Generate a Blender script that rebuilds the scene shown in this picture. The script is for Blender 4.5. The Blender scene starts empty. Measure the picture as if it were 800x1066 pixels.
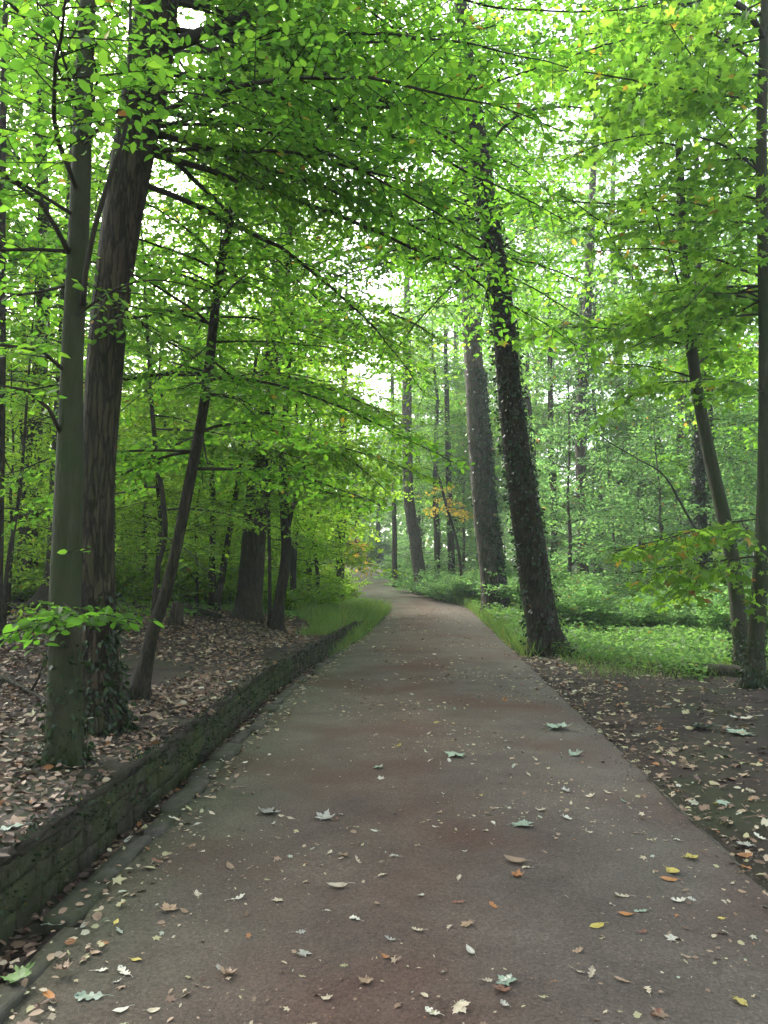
import bpy, math, numpy as np
from mathutils import Vector

# ------------------------------------------------------------------ basics
scene = bpy.context.scene
COL = scene.collection
rng = np.random.default_rng(11)
F, PITCH, CAMZ = 800.0, math.radians(4.4), 1.6
CP, SP = math.cos(PITCH), math.sin(PITCH)
CAM = np.array([0.0, 0.0, CAMZ])


def at(px, py, d):
    """world point seen at photo position (px, py), d metres ahead"""
    x, u = (px - 400) / F, (533 - py) / F
    r = np.array([x, CP - u * SP, SP + u * CP])
    return CAM + r * (d / r[1])


def sstep(a, b, x):
    t = np.clip((np.asarray(x, float) - a) / (b - a), 0, 1)
    return t * t * (3 - 2 * t)


def unit(v):
    v = np.asarray(v, float)
    return v / np.maximum(np.linalg.norm(v, axis=-1, keepdims=True), 1e-9)


# ------------------------------------------------------------------ terrain
PY_ = np.array([-20, 33, 37, 40, 46, 52, 58, 65, 72, 80, 92, 110, 160], float)
PX_ = np.array([.08 - 1.18, .08 + .059 * 33, 1.75, .95, -.65, -1.65, -2.05, -2.0, -1.7, -1.7, -4, -7, -12], float)
PZ_ = np.array([0, 0, .05, .12, .36, .72, 1.15, 1.68, 2.12, 2.3, 2.4, 2.8, 3.6], float)


def sm(y, tab):
    y = np.asarray(y, float)
    return sum(np.interp(y + o, PY_, tab) for o in (-2, -1, 0, 1, 2)) / 5


def xc(y): return sm(y, PX_)
def zc(y): return sm(y, PZ_)


HW = 1.58
def KS(y): return np.interp(y, [2.7, 4.3, 7, 11, 14, 18, 24], [0, -.11, -.22, -.30, -.25, -.15, 0])     # the path bows out on the wall's side
def WS(y): return np.interp(y, [3.4, 6.5, 10.7, 15, 19, 24], [0, -.07, -.24, -.10, .0, 0])              # and so does the wall
def WF(y): return 1 + .45 * sstep(38, 48, y)                                                          # wider where it climbs


def lump(x, y):
    return (np.sin(x * 1.3 + y * .7) * np.sin(y * 1.1 - x * .4) * .5 + np.sin(x * 3.1 + 1.7 * y + 1) * .22
            + np.sin(x * .37 - y * .29 + 2) * .6)


def zg(x, y):
    """height of the ground; path corridor, bank on one side, verge on the other"""
    x, y = np.asarray(x, float), np.asarray(y, float)
    u = (x - xc(y)) / WF(y)
    uw, uk = u - WS(y), u - KS(y)
    base = zc(y)
    t = np.clip(-2.24 - uw, 0, None)
    wall = .295 * (1 - sstep(19, 25, y)) + .06 * sstep(19, 25, y)
    bank = base + wall + (.72 * sstep(0, 6.5, t) + .30 * sstep(8, 20, t)) * (1 - .45 * sstep(20, 40, y)) + lump(x, y) * .055 * sstep(.1, 1.2, t)
    v = np.clip(u - 1.62, 0, None)
    verge = base - .028 + .04 * sstep(0, .5, v) + lump(x, y) * .03 * sstep(0, 1.0, v) + .35 * sstep(4, 30, v) + (.012 * np.sin(y * 7.3 + x) + .010 * np.sin(y * 17 + 5 * x)) * (1 - sstep(.25, .6, v)) 
    gut = base - .10 * (1 - sstep(19, 25, y)) - .01
    z = np.where(uw < -2.05, bank, np.where(uk < -1.76, gut, np.where(u < 1.6, base - .05, verge)))
    return z


# ------------------------------------------------------------------ objects
def link(name, me, mat=None, parent=None, loc=None):
    o = bpy.data.objects.new(name, me)
    COL.objects.link(o)
    if mat is not None and me is not None and not me.materials:
        me.materials.append(mat)
    if parent is not None:
        o.parent = parent
    if loc is not None:
        o.location = loc
    return o


def tag(o, label=None, cat=None, group=None, kind=None):
    if label: o['label'] = label
    if cat: o['category'] = cat
    if group: o['group'] = group
    if kind: o['kind'] = kind
    return o


def thing(name, label, cat, loc=(0, 0, 0), group=None):
    return tag(link(name, None, loc=loc), label, cat, group)


def mesh_np(name, V, idx, tot, tint=None, smooth=False):
    me = bpy.data.meshes.new(name)
    V = np.ascontiguousarray(V, np.float32)
    idx = np.ascontiguousarray(idx, np.int32); tot = np.ascontiguousarray(tot, np.int32)
    me.vertices.add(len(V)); me.vertices.foreach_set('co', V.ravel())
    me.loops.add(len(idx)); me.loops.foreach_set('vertex_index', idx)
    me.polygons.add(len(tot))
    st = np.zeros(len(tot), np.int32); st[1:] = np.cumsum(tot)[:-1]
    me.polygons.foreach_set('loop_start', st); me.polygons.foreach_set('loop_total', tot)
    if smooth:
        me.polygons.foreach_set('use_smooth', np.ones(len(tot), bool))
    me.update(calc_edges=True)
    if tint is not None:
        a = me.attributes.new('tint', 'FLOAT', 'POINT')
        a.data.foreach_set('value', np.ascontiguousarray(tint, np.float32))
    return me


class MB:
    """collects pieces of ONE mesh"""
    def __init__(s): s.V, s.I, s.T, s.A, s.n = [], [], [], [], 0

    def add(s, V, idx, tot, tint=None):
        V = np.asarray(V, float)
        s.V.append(V); s.I.append(np.asarray(idx, np.int64) + s.n); s.T.append(np.asarray(tot, np.int64))
        s.A.append(np.full(len(V), .5) if tint is None else np.broadcast_to(np.asarray(tint, float), (len(V),)))
        s.n += len(V)

    def build(s, name, smooth=False, off=None):
        V = np.concatenate(s.V)
        if off is not None: V = V - np.asarray(off, float)
        return mesh_np(name, V, np.concatenate(s.I), np.concatenate(s.T), np.concatenate(s.A), smooth)


def resample(P, step):
    """smooth polyline (Catmull-Rom) with points about step apart"""
    P = np.asarray(P, float)
    if len(P) < 3:
        n = max(2, int(np.linalg.norm(P[-1, :3] - P[0, :3]) / step) + 1)
        return P[0] + (P[-1] - P[0]) * np.linspace(0, 1, n)[:, None]
    Q = np.vstack([2 * P[0] - P[1], P, 2 * P[-1] - P[-2]])
    out = []
    for i in range(1, len(Q) - 2):
        n = max(1, int(round(np.linalg.norm(Q[i + 1, :3] - Q[i, :3]) / step)))
        t = (np.arange(n) / n)[:, None]
        a, b, c, d = Q[i - 1], Q[i], Q[i + 1], Q[i + 2]
        out.append(.5 * (2 * b + (c - a) * t + (2 * a - 5 * b + 4 * c - d) * t ** 2 + (-a + 3 * b - 3 * c + d) * t ** 3))
    out.append(P[-1:])
    return np.vstack(out)


def frames(P):
    T = unit(np.gradient(P, axis=0))
    ref = np.array([1.0, .0, 0]) if abs(T[0][0]) < .8 else np.array([0, 1.0, 0])
    N = np.zeros_like(P)
    n = unit(np.cross(np.cross(T[0], ref), T[0]))
    for i in range(len(P)):
        n = unit(n - T[i] * np.dot(n, T[i])); N[i] = n
    return T, N, np.cross(T, N)


def tube(mb, P, rad, sides=8, rough=0.0, flare=0.0, flare_h=.3, seed=0, cap=True, fluting=0.0):
    P = np.asarray(P, float); rad = np.asarray(rad, float)
    T, N, B = frames(P)
    th = np.linspace(0, 2 * np.pi, sides, endpoint=False)
    g = np.random.default_rng(seed)
    ph = g.uniform(0, 6.28, 8)
    h = np.concatenate([[0], np.cumsum(np.linalg.norm(np.diff(P, axis=0), axis=1))])
    H, TH = h[:, None], th[None, :]
    k = 1 + rough * (.5 * np.sin(2 * TH + ph[0] + H * .8) + .35 * np.sin(3 * TH + ph[1] - H * 1.7) + .3 * np.sin(5 * TH + ph[2] + H * 2.9 + np.sin(H * 3)) + .25 * np.sin(H * 4.3 + ph[3] + 2 * np.sin(TH)))
    if fluting:
        k = k + fluting * np.sin(9 * TH + ph[6] + np.sin(H * 1.5) * .8)
    if flare:
        k = k + flare * np.exp(-H / flare_h) * (.55 + .45 * np.sin(4 * TH + ph[4]) + .25 * np.sin(7 * TH + ph[5]))
    R = rad[:, None] * k
    V = P[:, None, :] + R[..., None] * (np.cos(TH)[..., None] * N[:, None, :] + np.sin(TH)[..., None] * B[:, None, :])
    n = len(P); i, j = np.meshgrid(np.arange(n - 1), np.arange(sides), indexing='ij')
    j2 = (j + 1) % sides
    q = np.stack([i * sides + j, i * sides + j2, (i + 1) * sides + j2, (i + 1) * sides + j], -1).reshape(-1)
    tot = np.full((n - 1) * sides, 4)
    V = V.reshape(-1, 3)
    if cap:
        q = np.concatenate([q, np.arange(sides)[::-1], np.arange(sides) + (n - 1) * sides]); tot = np.concatenate([tot, [sides, sides]])
    mb.add(V, q, tot)


# leaf shapes: x along the leaf, y across, z off its plane
OVAL = (np.array([[0, 0, 0], [.28, .25, .05], [.68, .22, .03], [1, 0, -.06], [.68, -.22, .03], [.28, -.25, .05]]), [(0, 3, 2, 1), (0, 5, 4, 3)])
DIAM = (np.array([[0, 0, 0], [.45, .3, .05], [1, 0, -.04], [.45, -.3, .05]]), [(0, 2, 1), (0, 3, 2)])
_m = [[.36, 0, .03], [0, 0, 0], [-.04, .36, -.04], [.2, .2, .02], [.56, .54, -.06], [.56, .2, .02], [1, 0, -.07], [.56, -.2, .02], [.56, -.54, -.06], [.2, -.2, .02], [-.04, -.36, -.04]]
MAPLE = (np.array(_m), [(0, i, i + 1 if i < 10 else 1) for i in range(1, 11)])
BLADE = (np.array([[0, -.02, 0], [0, .02, 0], [.55, .016, .06], [1, 0, -.02], [.55, -.016, .06]]), [(0, 1, 2, 4), (4, 2, 3)])


def fan(half, z=.04):
    half = np.array(half); o = np.vstack([half, [[h[0], -h[1] * .9 + .01] for h in half[::-1][1:-1]]])
    v = np.vstack([[.45, 0, 0], np.c_[o, z * np.sin(7 * o[:, 0] + 5 * o[:, 1])]]); k = len(o)
    return v, [(0, i + 1, (i + 1) % k + 1) for i in range(k)]


OAKL = fan([(0, 0), (.15, .17), (.27, .07), (.42, .24), (.52, .10), (.68, .22), (.78, .10), (.88, .13), (1, 0)], .06)
TORN = fan([(0, 0), (.1, .3), (.32, .22), (.5, .42), (.62, .15), (.85, .28), (.9, 0)], .08)
SCRAP = fan([(0, 0), (.2, .14), (.45, .36), (.8, .1), (.7, 0)], .07)
MIX = (MAPLE, OAKL, OAKL, TORN, SCRAP, OVAL)


def put_leaves(mb, P, D, N, size, tint, shape=OVAL):
    """P positions, D axis, N face normal"""
    if len(P) == 0: return
    D = unit(D); S = unit(np.cross(N, D)); N = np.cross(D, S)
    tv, tf = shape
    size = np.broadcast_to(np.asarray(size, float), (len(P),))
    V = P[:, None, :] + size[:, None, None] * (tv[None, :, 0:1] * D[:, None, :] + tv[None, :, 1:2] * S[:, None, :] + tv[None, :, 2:3] * N[:, None, :])
    k = len(tv)
    f = np.concatenate([np.array(x) for x in tf])
    idx = (np.arange(len(P))[:, None] * k + f[None, :]).reshape(-1)
    tot = np.tile(np.array([len(x) for x in tf]), len(P))
    mb.add(V.reshape(-1, 3), idx, tot, np.repeat(np.broadcast_to(tint, (len(P),)), k))


def sticks(mb, A, B, ra, rb, tint=.5):
    """many thin three-sided twigs"""
    if len(A) == 0: return
    D = unit(B - A)
    S = unit(np.cross(D, np.where(np.abs(D[:, 2:3]) > .9, [[1., 0, 0]], [[0, 0, 1.]]))); U = np.cross(D, S)
    th = np.array([0, 2.094, 4.189])
    ring = np.cos(th)[None, :, None] * S[:, None, :] + np.sin(th)[None, :, None] * U[:, None, :]
    V = np.concatenate([A[:, None] + ring * np.reshape(ra, (-1, 1, 1)), B[:, None] + ring * np.reshape(rb, (-1, 1, 1))], 1)
    f = np.array([0, 1, 4, 3, 1, 2, 5, 4, 2, 0, 3, 5])
    mb.add(V.reshape(-1, 3), (np.arange(len(A))[:, None] * 6 + f).reshape(-1), np.full(3 * len(A), 4), tint)


def tints(n, mean, spread, autumn, g):
    t = np.clip(g.normal(mean, spread, n), 0.02, .8)
    a = g.random(n) < autumn
    t[a] = g.uniform(.88, 1.0, a.sum())
    return t


def spray(leafmb, twigmb, branches, g, leaf=.075, sec=.55, step=.16, space=.055, tint=(.45, .16, .004), shape=OVAL, t0=.12, flat=.35, droop=.10, tert=True, near=3.5, keep=1.0, ter_step=.15):
    """foliage carried in flat sprays by the branches (list of smooth polylines)"""
    A, B, NRM, L = [], [], [], []
    for P in branches:
        P = np.asarray(P, float)
        s = np.concatenate([[0], np.cumsum(np.linalg.norm(np.diff(P, axis=0), axis=1))])
        tot = s[-1]
        ts = np.arange(t0 * tot + .05, tot, step * g.uniform(.85, 1.15))
        if not len(ts): continue
        Q = np.stack([np.interp(ts, s, P[:, i]) for i in range(3)], 1)
        Tn = unit(np.stack([np.interp(ts, s, np.gradient(P[:, i], s)) for i in range(3)], 1))
        side = np.where(np.arange(len(ts)) % 2 == 0, 1., -1.)[:, None]
        lat = np.cross(Tn, [0, 0, 1.]); lat = np.where(np.linalg.norm(lat, axis=1, keepdims=True) < .35, unit(g.normal(size=lat.shape)), lat)
        lat = unit(lat) * side
        t = ts / tot
        ln = sec * min(1.3, .45 + tot / 3.2) * (1.08 - t) ** .55 * g.uniform(.55, 1.25, len(ts))
        D = unit(.62 * Tn + .8 * lat + np.stack([g.normal(0, .18, len(ts)), g.normal(0, .18, len(ts)), g.normal(.0, .16, len(ts))], 1))
        E = Q + D * ln[:, None]; E[:, 2] -= droop * ln
        A.append(Q); B.append(E); L.append(ln)
        n0 = unit(np.array([0, 0, 1.]) + g.normal(0, flat * .5, 3))
        NRM.append(np.repeat(n0[None], len(ts), 0))
    if not A: return
    A, B, NRM, L = map(np.concatenate, (A, B, NRM, L))
    if twigmb is not None: sticks(twigmb, A, B, .0035 + .004 * L, .0015 + 0 * L)
    segs = [(A, B, NRM, L)]
    if tert:
        cnt = np.maximum(1, (L / ter_step).astype(int)); rep = np.repeat(np.arange(len(L)), cnt)
        k = np.concatenate([np.arange(c) for c in cnt]); f = (k + .6) / (cnt[rep] + .2)
        q = A[rep] + (B[rep] - A[rep]) * f[:, None]
        d0 = unit(B - A)[rep]
        s = unit(np.cross(d0, NRM[rep])) * np.where(k % 2 == 0, 1, -1)[:, None]
        l3 = L[rep] * .5 * (1.15 - f) * g.uniform(.5, 1.2, len(rep)) + .05
        d3 = unit(.6 * d0 + .8 * s + g.normal(0, .16, d0.shape))
        e = q + d3 * l3[:, None]; e[:, 2] -= droop * l3
        if twigmb is not None: sticks(twigmb, q, e, .002 + 0 * l3, .001 + 0 * l3)
        segs.append((q, e, NRM[rep], l3))
    for a, b, nn, ln in segs:
        cnt = np.maximum(1, (ln / space).astype(int)); rep = np.repeat(np.arange(len(ln)), cnt)
        k = np.concatenate([np.arange(c) for c in cnt]) if len(cnt) else np.zeros(0)
        f = (k + g.uniform(.2, 1.1, len(rep))) / cnt[rep]
        p = a[rep] + (b[rep] - a[rep]) * f[:, None]
        d0 = unit(b - a)[rep]
        s = unit(np.cross(d0, nn[rep])) * np.where(k % 2 == 0, 1, -1)[:, None]
        D = unit(.62 * d0 + .75 * s + g.normal(0, .25, d0.shape) + np.array([0, 0, -.12]))
        N = unit(nn[rep] + g.normal(0, flat, d0.shape))
        sz = leaf * g.uniform(.45, 1.35, len(rep))
        ok = (np.linalg.norm(p - CAM, axis=1) > near) & (g.random(len(rep)) < keep)
        put_leaves(leafmb, p[ok], D[ok], N[ok], sz[ok], tints(ok.sum(), *tint, g), shape)


# ------------------------------------------------------------------ materials
def nodes(name):
    m = bpy.data.materials.new(name); m.use_nodes = True
    nt = m.node_tree; nt.nodes.clear()
    out = nt.nodes.new('ShaderNodeOutputMaterial')
    return m, nt, out


def N(nt, typ, **kw):
    n = nt.nodes.new(typ)
    for k, v in kw.items():
        if k in n.inputs.keys(): n.inputs[k].default_value = v
        else: setattr(n, k, v)
    return n


def ramp(nt, stops, src):
    r = nt.nodes.new('ShaderNodeValToRGB')
    el = r.color_ramp.elements
    el[0].position, el[0].color = stops[0][0], (*stops[0][1], 1)
    el[1].position, el[1].color = stops[-1][0], (*stops[-1][1], 1)
    for p, c in stops[1:-1]:
        e = el.new(p); e.color = (*c, 1)
    nt.links.new(src, r.inputs['Fac'])
    return r


def leaf_material(name, low, mid, high, trans=1.9, mix=.5, yellow=(.42, .30, .03), brown=(.30, .13, .04), rough=.5):
    m, nt, out = nodes(name)
    a = N(nt, 'ShaderNodeAttribute', attribute_name='tint')
    def stops(k, gk):
        f = lambda c: tuple(min(.8, c[i] * (k if i != 1 else gk)) for i in range(3))
        return [(0, f(low)), (.45, f(mid)), (.8, f(high)), (.9, tuple(min(.8, c * max(1, k * .45)) for c in yellow)), (1.0, brown)]
    r1 = ramp(nt, stops(1, 1), a.outputs['Fac'])
    r2 = ramp(nt, stops(trans, trans), a.outputs['Fac'])
    p = N(nt, 'ShaderNodeBsdfPrincipled', Roughness=rough)
    p.inputs['Specular IOR Level'].default_value = .35
    t = N(nt, 'ShaderNodeBsdfTranslucent')
    x = N(nt, 'ShaderNodeMixShader'); x.inputs[0].default_value = mix
    L = nt.links.new
    L(r1.outputs[0], p.inputs['Base Color']); L(r2.outputs[0], t.inputs['Color'])
    L(p.outputs[0], x.inputs[1]); L(t.outputs[0], x.inputs[2]); L(x.outputs[0], out.inputs[0])
    return m


def bark_material(name, dark, light, green, gfac=.5, scale=9, stretch=.16, bump=.5, fissure=True):
    m, nt, out = nodes(name); L = nt.links.new
    tc = N(nt, 'ShaderNodeTexCoord')
    mp = N(nt, 'ShaderNodeMapping'); mp.inputs['Scale'].default_value = (1, 1, stretch)
    L(tc.outputs['Object'], mp.inputs[0])
    n1 = N(nt, 'ShaderNodeTexNoise', Scale=scale, Detail=7.0, Roughness=.65); L(mp.outputs[0], n1.inputs[0])
    v = N(nt, 'ShaderNodeTexVoronoi', feature='DISTANCE_TO_EDGE', Scale=scale * 1.6); 
    ad = N(nt, 'ShaderNodeMixRGB', blend_type='ADD'); ad.inputs[0].default_value = .12
    L(mp.outputs[0], ad.inputs[1]); L(n1.outputs['Color'], ad.inputs[2]); L(ad.outputs[0], v.inputs[0])
    r = ramp(nt, [(.28, dark), (.5, tuple((a + b) / 2 for a, b in zip(dark, light))), (.72, light)], n1.outputs['Fac'])
    n2 = N(nt, 'ShaderNodeTexNoise', Scale=1.7, Detail=5.0, Roughness=.6); L(tc.outputs['Object'], n2.inputs[0])
    r2 = ramp(nt, [(.38, (0, 0, 0)), (.62, (gfac, gfac, gfac))], n2.outputs['Fac'])
    mx = N(nt, 'ShaderNodeMixRGB'); L(r2.outputs[0], mx.inputs[0]); L(r.outputs[0], mx.inputs[1]); mx.inputs[2].default_value = (*green, 1)
    p = N(nt, 'ShaderNodeBsdfPrincipled', Roughness=.85); p.inputs['Specular IOR Level'].default_value = .25
    col = mx.outputs[0]
    hgt = n1.outputs['Fac']
    if fissure:
        vr = ramp(nt, [(0, (.2, .2, .2)), (.16, (1, 1, 1))], v.outputs['Distance'])
        mu = N(nt, 'ShaderNodeMixRGB', blend_type='MULTIPLY'); mu.inputs[0].default_value = .85
        L(col, mu.inputs[1]); L(vr.outputs[0], mu.inputs[2]); col = mu.outputs[0]
        mm = N(nt, 'ShaderNodeMath', operation='MULTIPLY_ADD'); L(vr.outputs[0], mm.inputs[0]); mm.inputs[1].default_value = .6; L(n1.outputs['Fac'], mm.inputs[2]); hgt = mm.outputs[0]
    L(col, p.inputs['Base Color'])
    b = N(nt, 'ShaderNodeBump', Strength=bump, Distance=.05); L(hgt, b.inputs['Height']); L(b.outputs[0], p.inputs['Normal'])
    L(p.outputs[0], out.inputs[0])
    return m


def ground_material(name, stops, scale=1.4, fine=45, bump=.6, patch=None, rough=.95):
    m, nt, out = nodes(name); L = nt.links.new
    g = N(nt, 'ShaderNodeNewGeometry')
    n1 = N(nt, 'ShaderNodeTexNoise', Scale=scale, Detail=8.0, Roughness=.62); L(g.outputs['Position'], n1.inputs[0])
    n2 = N(nt, 'ShaderNodeTexNoise', Scale=fine, Detail=6.0, Roughness=.7); L(g.outputs['Position'], n2.inputs[0])
    r = ramp(nt, stops, n1.outputs['Fac'])
    r2 = ramp(nt, [(.3, (.62, .62, .62)), (.5, (1, 1, 1)), (.75, (1.0, 1.0, 1.0))], n2.outputs['Fac'])
    mu = N(nt, 'ShaderNodeMixRGB', blend_type='MULTIPLY'); mu.inputs[0].default_value = 1
    L(r.outputs[0], mu.inputs[1]); L(r2.outputs[0], mu.inputs[2]); col = mu.outputs[0]
    if patch:
        n3 = N(nt, 'ShaderNodeTexNoise', Scale=patch[0], Detail=4.0); L(g.outputs['Position'], n3.inputs[0])
        r3 = ramp(nt, [(patch[1], (0, 0, 0)), (patch[2], (1, 1, 1))], n3.outputs['Fac'])
        mx = N(nt, 'ShaderNodeMixRGB'); L(r3.outputs[0], mx.inputs[0]); L(col, mx.inputs[1]); mx.inputs[2].default_value = (*patch[3], 1); col = mx.outputs[0]
    p = N(nt, 'ShaderNodeBsdfPrincipled', Roughness=rough); p.inputs['Specular IOR Level'].default_value = .25
    L(col, p.inputs['Base Color'])
    b = N(nt, 'ShaderNodeBump', Strength=bump, Distance=.012); L(n2.outputs['Fac'], b.inputs['Height']); L(b.outputs[0], p.inputs['Normal'])
    L(p.outputs[0], out.inputs[0])
    return m, nt, p, col, g


M = {}
M['beech_leaf'] = leaf_material('beech leaf', (.026, .074, .006), (.052, .124, .009), (.095, .18, .012), trans=3.8, mix=.62)
M['backlit_leaf'] = leaf_material('beech leaf with painted backlight', (.050, .115, .008), (.088, .17, .012), (.14, .22, .016), trans=3.2, mix=.64)  # brighter, yellower understory leaf: backlit glow put into the colour
M['gold_leaf'] = leaf_material('golden autumn leaf', (.22, .17, .02), (.40, .30, .03), (.50, .36, .04), trans=1.5, mix=.55)
M['maple_leaf'] = leaf_material('maple leaf', (.034, .080, .008), (.064, .134, .011), (.108, .186, .014), trans=3.7, mix=.62)
M['far_leaf'] = leaf_material('tall tree leaf', (.032, .075, .012), (.055, .115, .018), (.09, .16, .022), trans=3.6, mix=.6)
M['shrub_leaf'] = leaf_material('shrub leaf', (.035, .085, .022), (.06, .13, .034), (.10, .18, .04), trans=3.4, mix=.58)
M['ivy_leaf'] = leaf_material('ivy leaf', (.010, .024, .007), (.018, .040, .010), (.04, .07, .015), trans=1.3, mix=.25, rough=.42)
M['cover_leaf'] = leaf_material('ground cover leaf', (.05, .115, .022), (.085, .175, .034), (.13, .23, .04), trans=2.6, mix=.48)
M['grass'] = leaf_material('grass blade', (.05, .10, .016), (.10, .18, .03), (.16, .23, .045), trans=1.9, mix=.42)
M['bark_beech'] = bark_material('smooth grey green bark', (.016, .017, .008), (.056, .053, .029), (.026, .040, .010), .95, 10, .3, .8, fissure=False)
M['bark_oak'] = bark_material('fissured brown bark', (.024, .018, .010), (.086, .062, .036), (.040, .046, .014), .6, 13, .14, 1.0)
M['bark_dark'] = bark_material('dark brown bark', (.017, .012, .007), (.056, .040, .024), (.030, .035, .010), .6, 14, .18, .8)
M['bark_pale'] = bark_material('pale grey bark', (.050, .038, .029), (.145, .112, .088), (.065, .068, .036), .4, 9, .2, .6)
M['twig'] = bark_material('twig bark', (.018, .014, .010), (.040, .032, .022), (.03, .034, .013), .4, 20, .3, .2, fissure=False)

# litter: browns, tans and pale leaf colours by tint
m, nt, out = nodes('dead leaf')
a = N(nt, 'ShaderNodeAttribute', attribute_name='tint')
r = ramp(nt, [(0, (.045, .028, .018)), (.3, (.13, .075, .045)), (.5, (.21, .135, .082)), (.68, (.33, .235, .145)), (.82, (.46, .38, .25)), (.89, (.30, .34, .25)), (.95, (.38, .29, .07)), (1.0, (.28, .12, .035))], a.outputs['Fac'])
p = N(nt, 'ShaderNodeBsdfPrincipled', Roughness=.65); nt.links.new(r.outputs[0], p.inputs['Base Color']); nt.links.new(p.outputs[0], out.inputs[0])
M['litter'] = m

# single fallen leaf: the object's own colour, veins and blotches by noise
m, nt, out = nodes('fallen leaf')
oi = N(nt, 'ShaderNodeObjectInfo'); tc = N(nt, 'ShaderNodeTexCoord')
n1 = N(nt, 'ShaderNodeTexNoise', Scale=3.0, Detail=4.0); nt.links.new(tc.outputs['Object'], n1.inputs[0])
r = ramp(nt, [(.3, (.55, .5, .45)), (.55, (1, 1, 1)), (.8, (1, 1, 1))], n1.outputs['Fac'])
mu = N(nt, 'ShaderNodeMixRGB', blend_type='MULTIPLY'); mu.inputs[0].default_value = .8
nt.links.new(oi.outputs['Color'], mu.inputs[1]); nt.links.new(r.outputs[0], mu.inputs[2])
p = N(nt, 'ShaderNodeBsdfPrincipled', Roughness=.55); nt.links.new(mu.outputs[0], p.inputs['Base Color'])
nt.links.new(p.outputs[0], out.inputs[0]); M['fallen'] = m

M['soil'] = ground_material('leafy soil', [(.3, (.016, .011, .008)), (.5, (.034, .024, .017)), (.7, (.058, .041, .030))], 2.2, 60, 1.0, (0.6, .52, .64, (.030, .034, .014)))[0]
# path: compacted reddish grit, redder down the middle where it is worn
pm, nt, pp, col, geo = ground_material('red brown path grit', [(.25, (.070, .057, .048)), (.5, (.102, .085, .069)), (.75, (.138, .116, .094))], 1.6, 75, .8, (0.6, .48, .66, (.080, .048, .036)))
# pale grit specks
vo = N(nt, 'ShaderNodeTexVoronoi', Scale=95.0); nt.links.new(geo.outputs['Position'], vo.inputs[0])
rs = ramp(nt, [(.10, (1, 1, 1)), (.2, (0, 0, 0))], vo.outputs['Distance'])
vc = N(nt, 'ShaderNodeSeparateColor'); nt.links.new(vo.outputs['Color'], vc.inputs[0])
cmp_ = N(nt, 'ShaderNodeMath', operation='GREATER_THAN'); nt.links.new(vc.outputs[0], cmp_.inputs[0]); cmp_.inputs[1].default_value = .72
ml = N(nt, 'ShaderNodeMath', operation='MULTIPLY'); nt.links.new(rs.outputs[0], ml.inputs[0]); nt.links.new(cmp_.outputs[0], ml.inputs[1])
mx = N(nt, 'ShaderNodeMixRGB'); nt.links.new(ml.outputs[0], mx.inputs[0]); nt.links.new(col, mx.inputs[1]); mx.inputs[2].default_value = (.26, .225, .20, 1)
sx = N(nt, 'ShaderNodeSeparateXYZ'); nt.links.new(geo.outputs['Position'], sx.inputs[0])
m1 = N(nt, 'ShaderNodeMath', operation='MULTIPLY_ADD'); nt.links.new(sx.outputs['Y'], m1.inputs[0]); m1.inputs[1].default_value = -.059; nt.links.new(sx.outputs['X'], m1.inputs[2])
nz = N(nt, 'ShaderNodeTexNoise', Scale=1.3, Detail=9.0, Roughness=.72); nt.links.new(geo.outputs['Position'], nz.inputs[0])
m2 = N(nt, 'ShaderNodeMath', operation='MULTIPLY_ADD'); nt.links.new(nz.outputs['Fac'], m2.inputs[0]); m2.inputs[1].default_value = 1.8; nt.links.new(m1.outputs[0], m2.inputs[2])
m3 = N(nt, 'ShaderNodeMapRange'); nt.links.new(m2.outputs[0], m3.inputs[0]); m3.inputs[1].default_value = -.9; m3.inputs[2].default_value = 2.7
wr = ramp(nt, [(0, (.80, 1.0, .72)), (.14, (.95, .98, .86)), (.30, (1.02, .93, .86)), (.48, (1.04, .88, .81)), (.62, (1.02, .97, .93)), (1, (1.0, 1.03, 1.02))], m3.outputs[0])
w1 = N(nt, 'ShaderNodeMixRGB', blend_type='MULTIPLY'); w1.inputs[0].default_value = 1; nt.links.new(mx.outputs[0], w1.inputs[1]); nt.links.new(wr.outputs[0], w1.inputs[2])
gn = N(nt, 'ShaderNodeTexNoise', Scale=55.0, Detail=7.0, Roughness=.88); nt.links.new(geo.outputs['Position'], gn.inputs[0])
gr = ramp(nt, [(.32, (.42, .42, .42)), (.5, (.98, .98, .98)), (.66, (1.75, 1.7, 1.62))], gn.outputs['Fac'])
w2 = N(nt, 'ShaderNodeMixRGB', blend_type='MULTIPLY'); w2.inputs[0].default_value = .9; nt.links.new(w1.outputs[0], w2.inputs[1]); nt.links.new(gr.outputs[0], w2.inputs[2])
nt.links.new(w2.outputs[0], pp.inputs['Base Color'])
M['path'] = pm
M['stone'] = bark_material('mossy stone', (.016, .013, .009), (.072, .060, .042), (.042, .058, .014), .9, 14, .7, 1.0, fissure=False)
M['coping'] = bark_material('earthy stone top', (.016, .012, .009), (.050, .037, .027), (.030, .036, .012), .6, 12, 1, .7, fissure=False)
M['kerb'] = bark_material('worn kerb stone', (.035, .031, .024), (.11, .10, .08), (.045, .050, .022), .9, 10, 1, .6, fissure=False)
M['timber'] = bark_material('grey timber', (.04, .035, .027), (.11, .098, .08), (.05, .05, .03), .3, 12, 1, .4, fissure=False)

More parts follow.
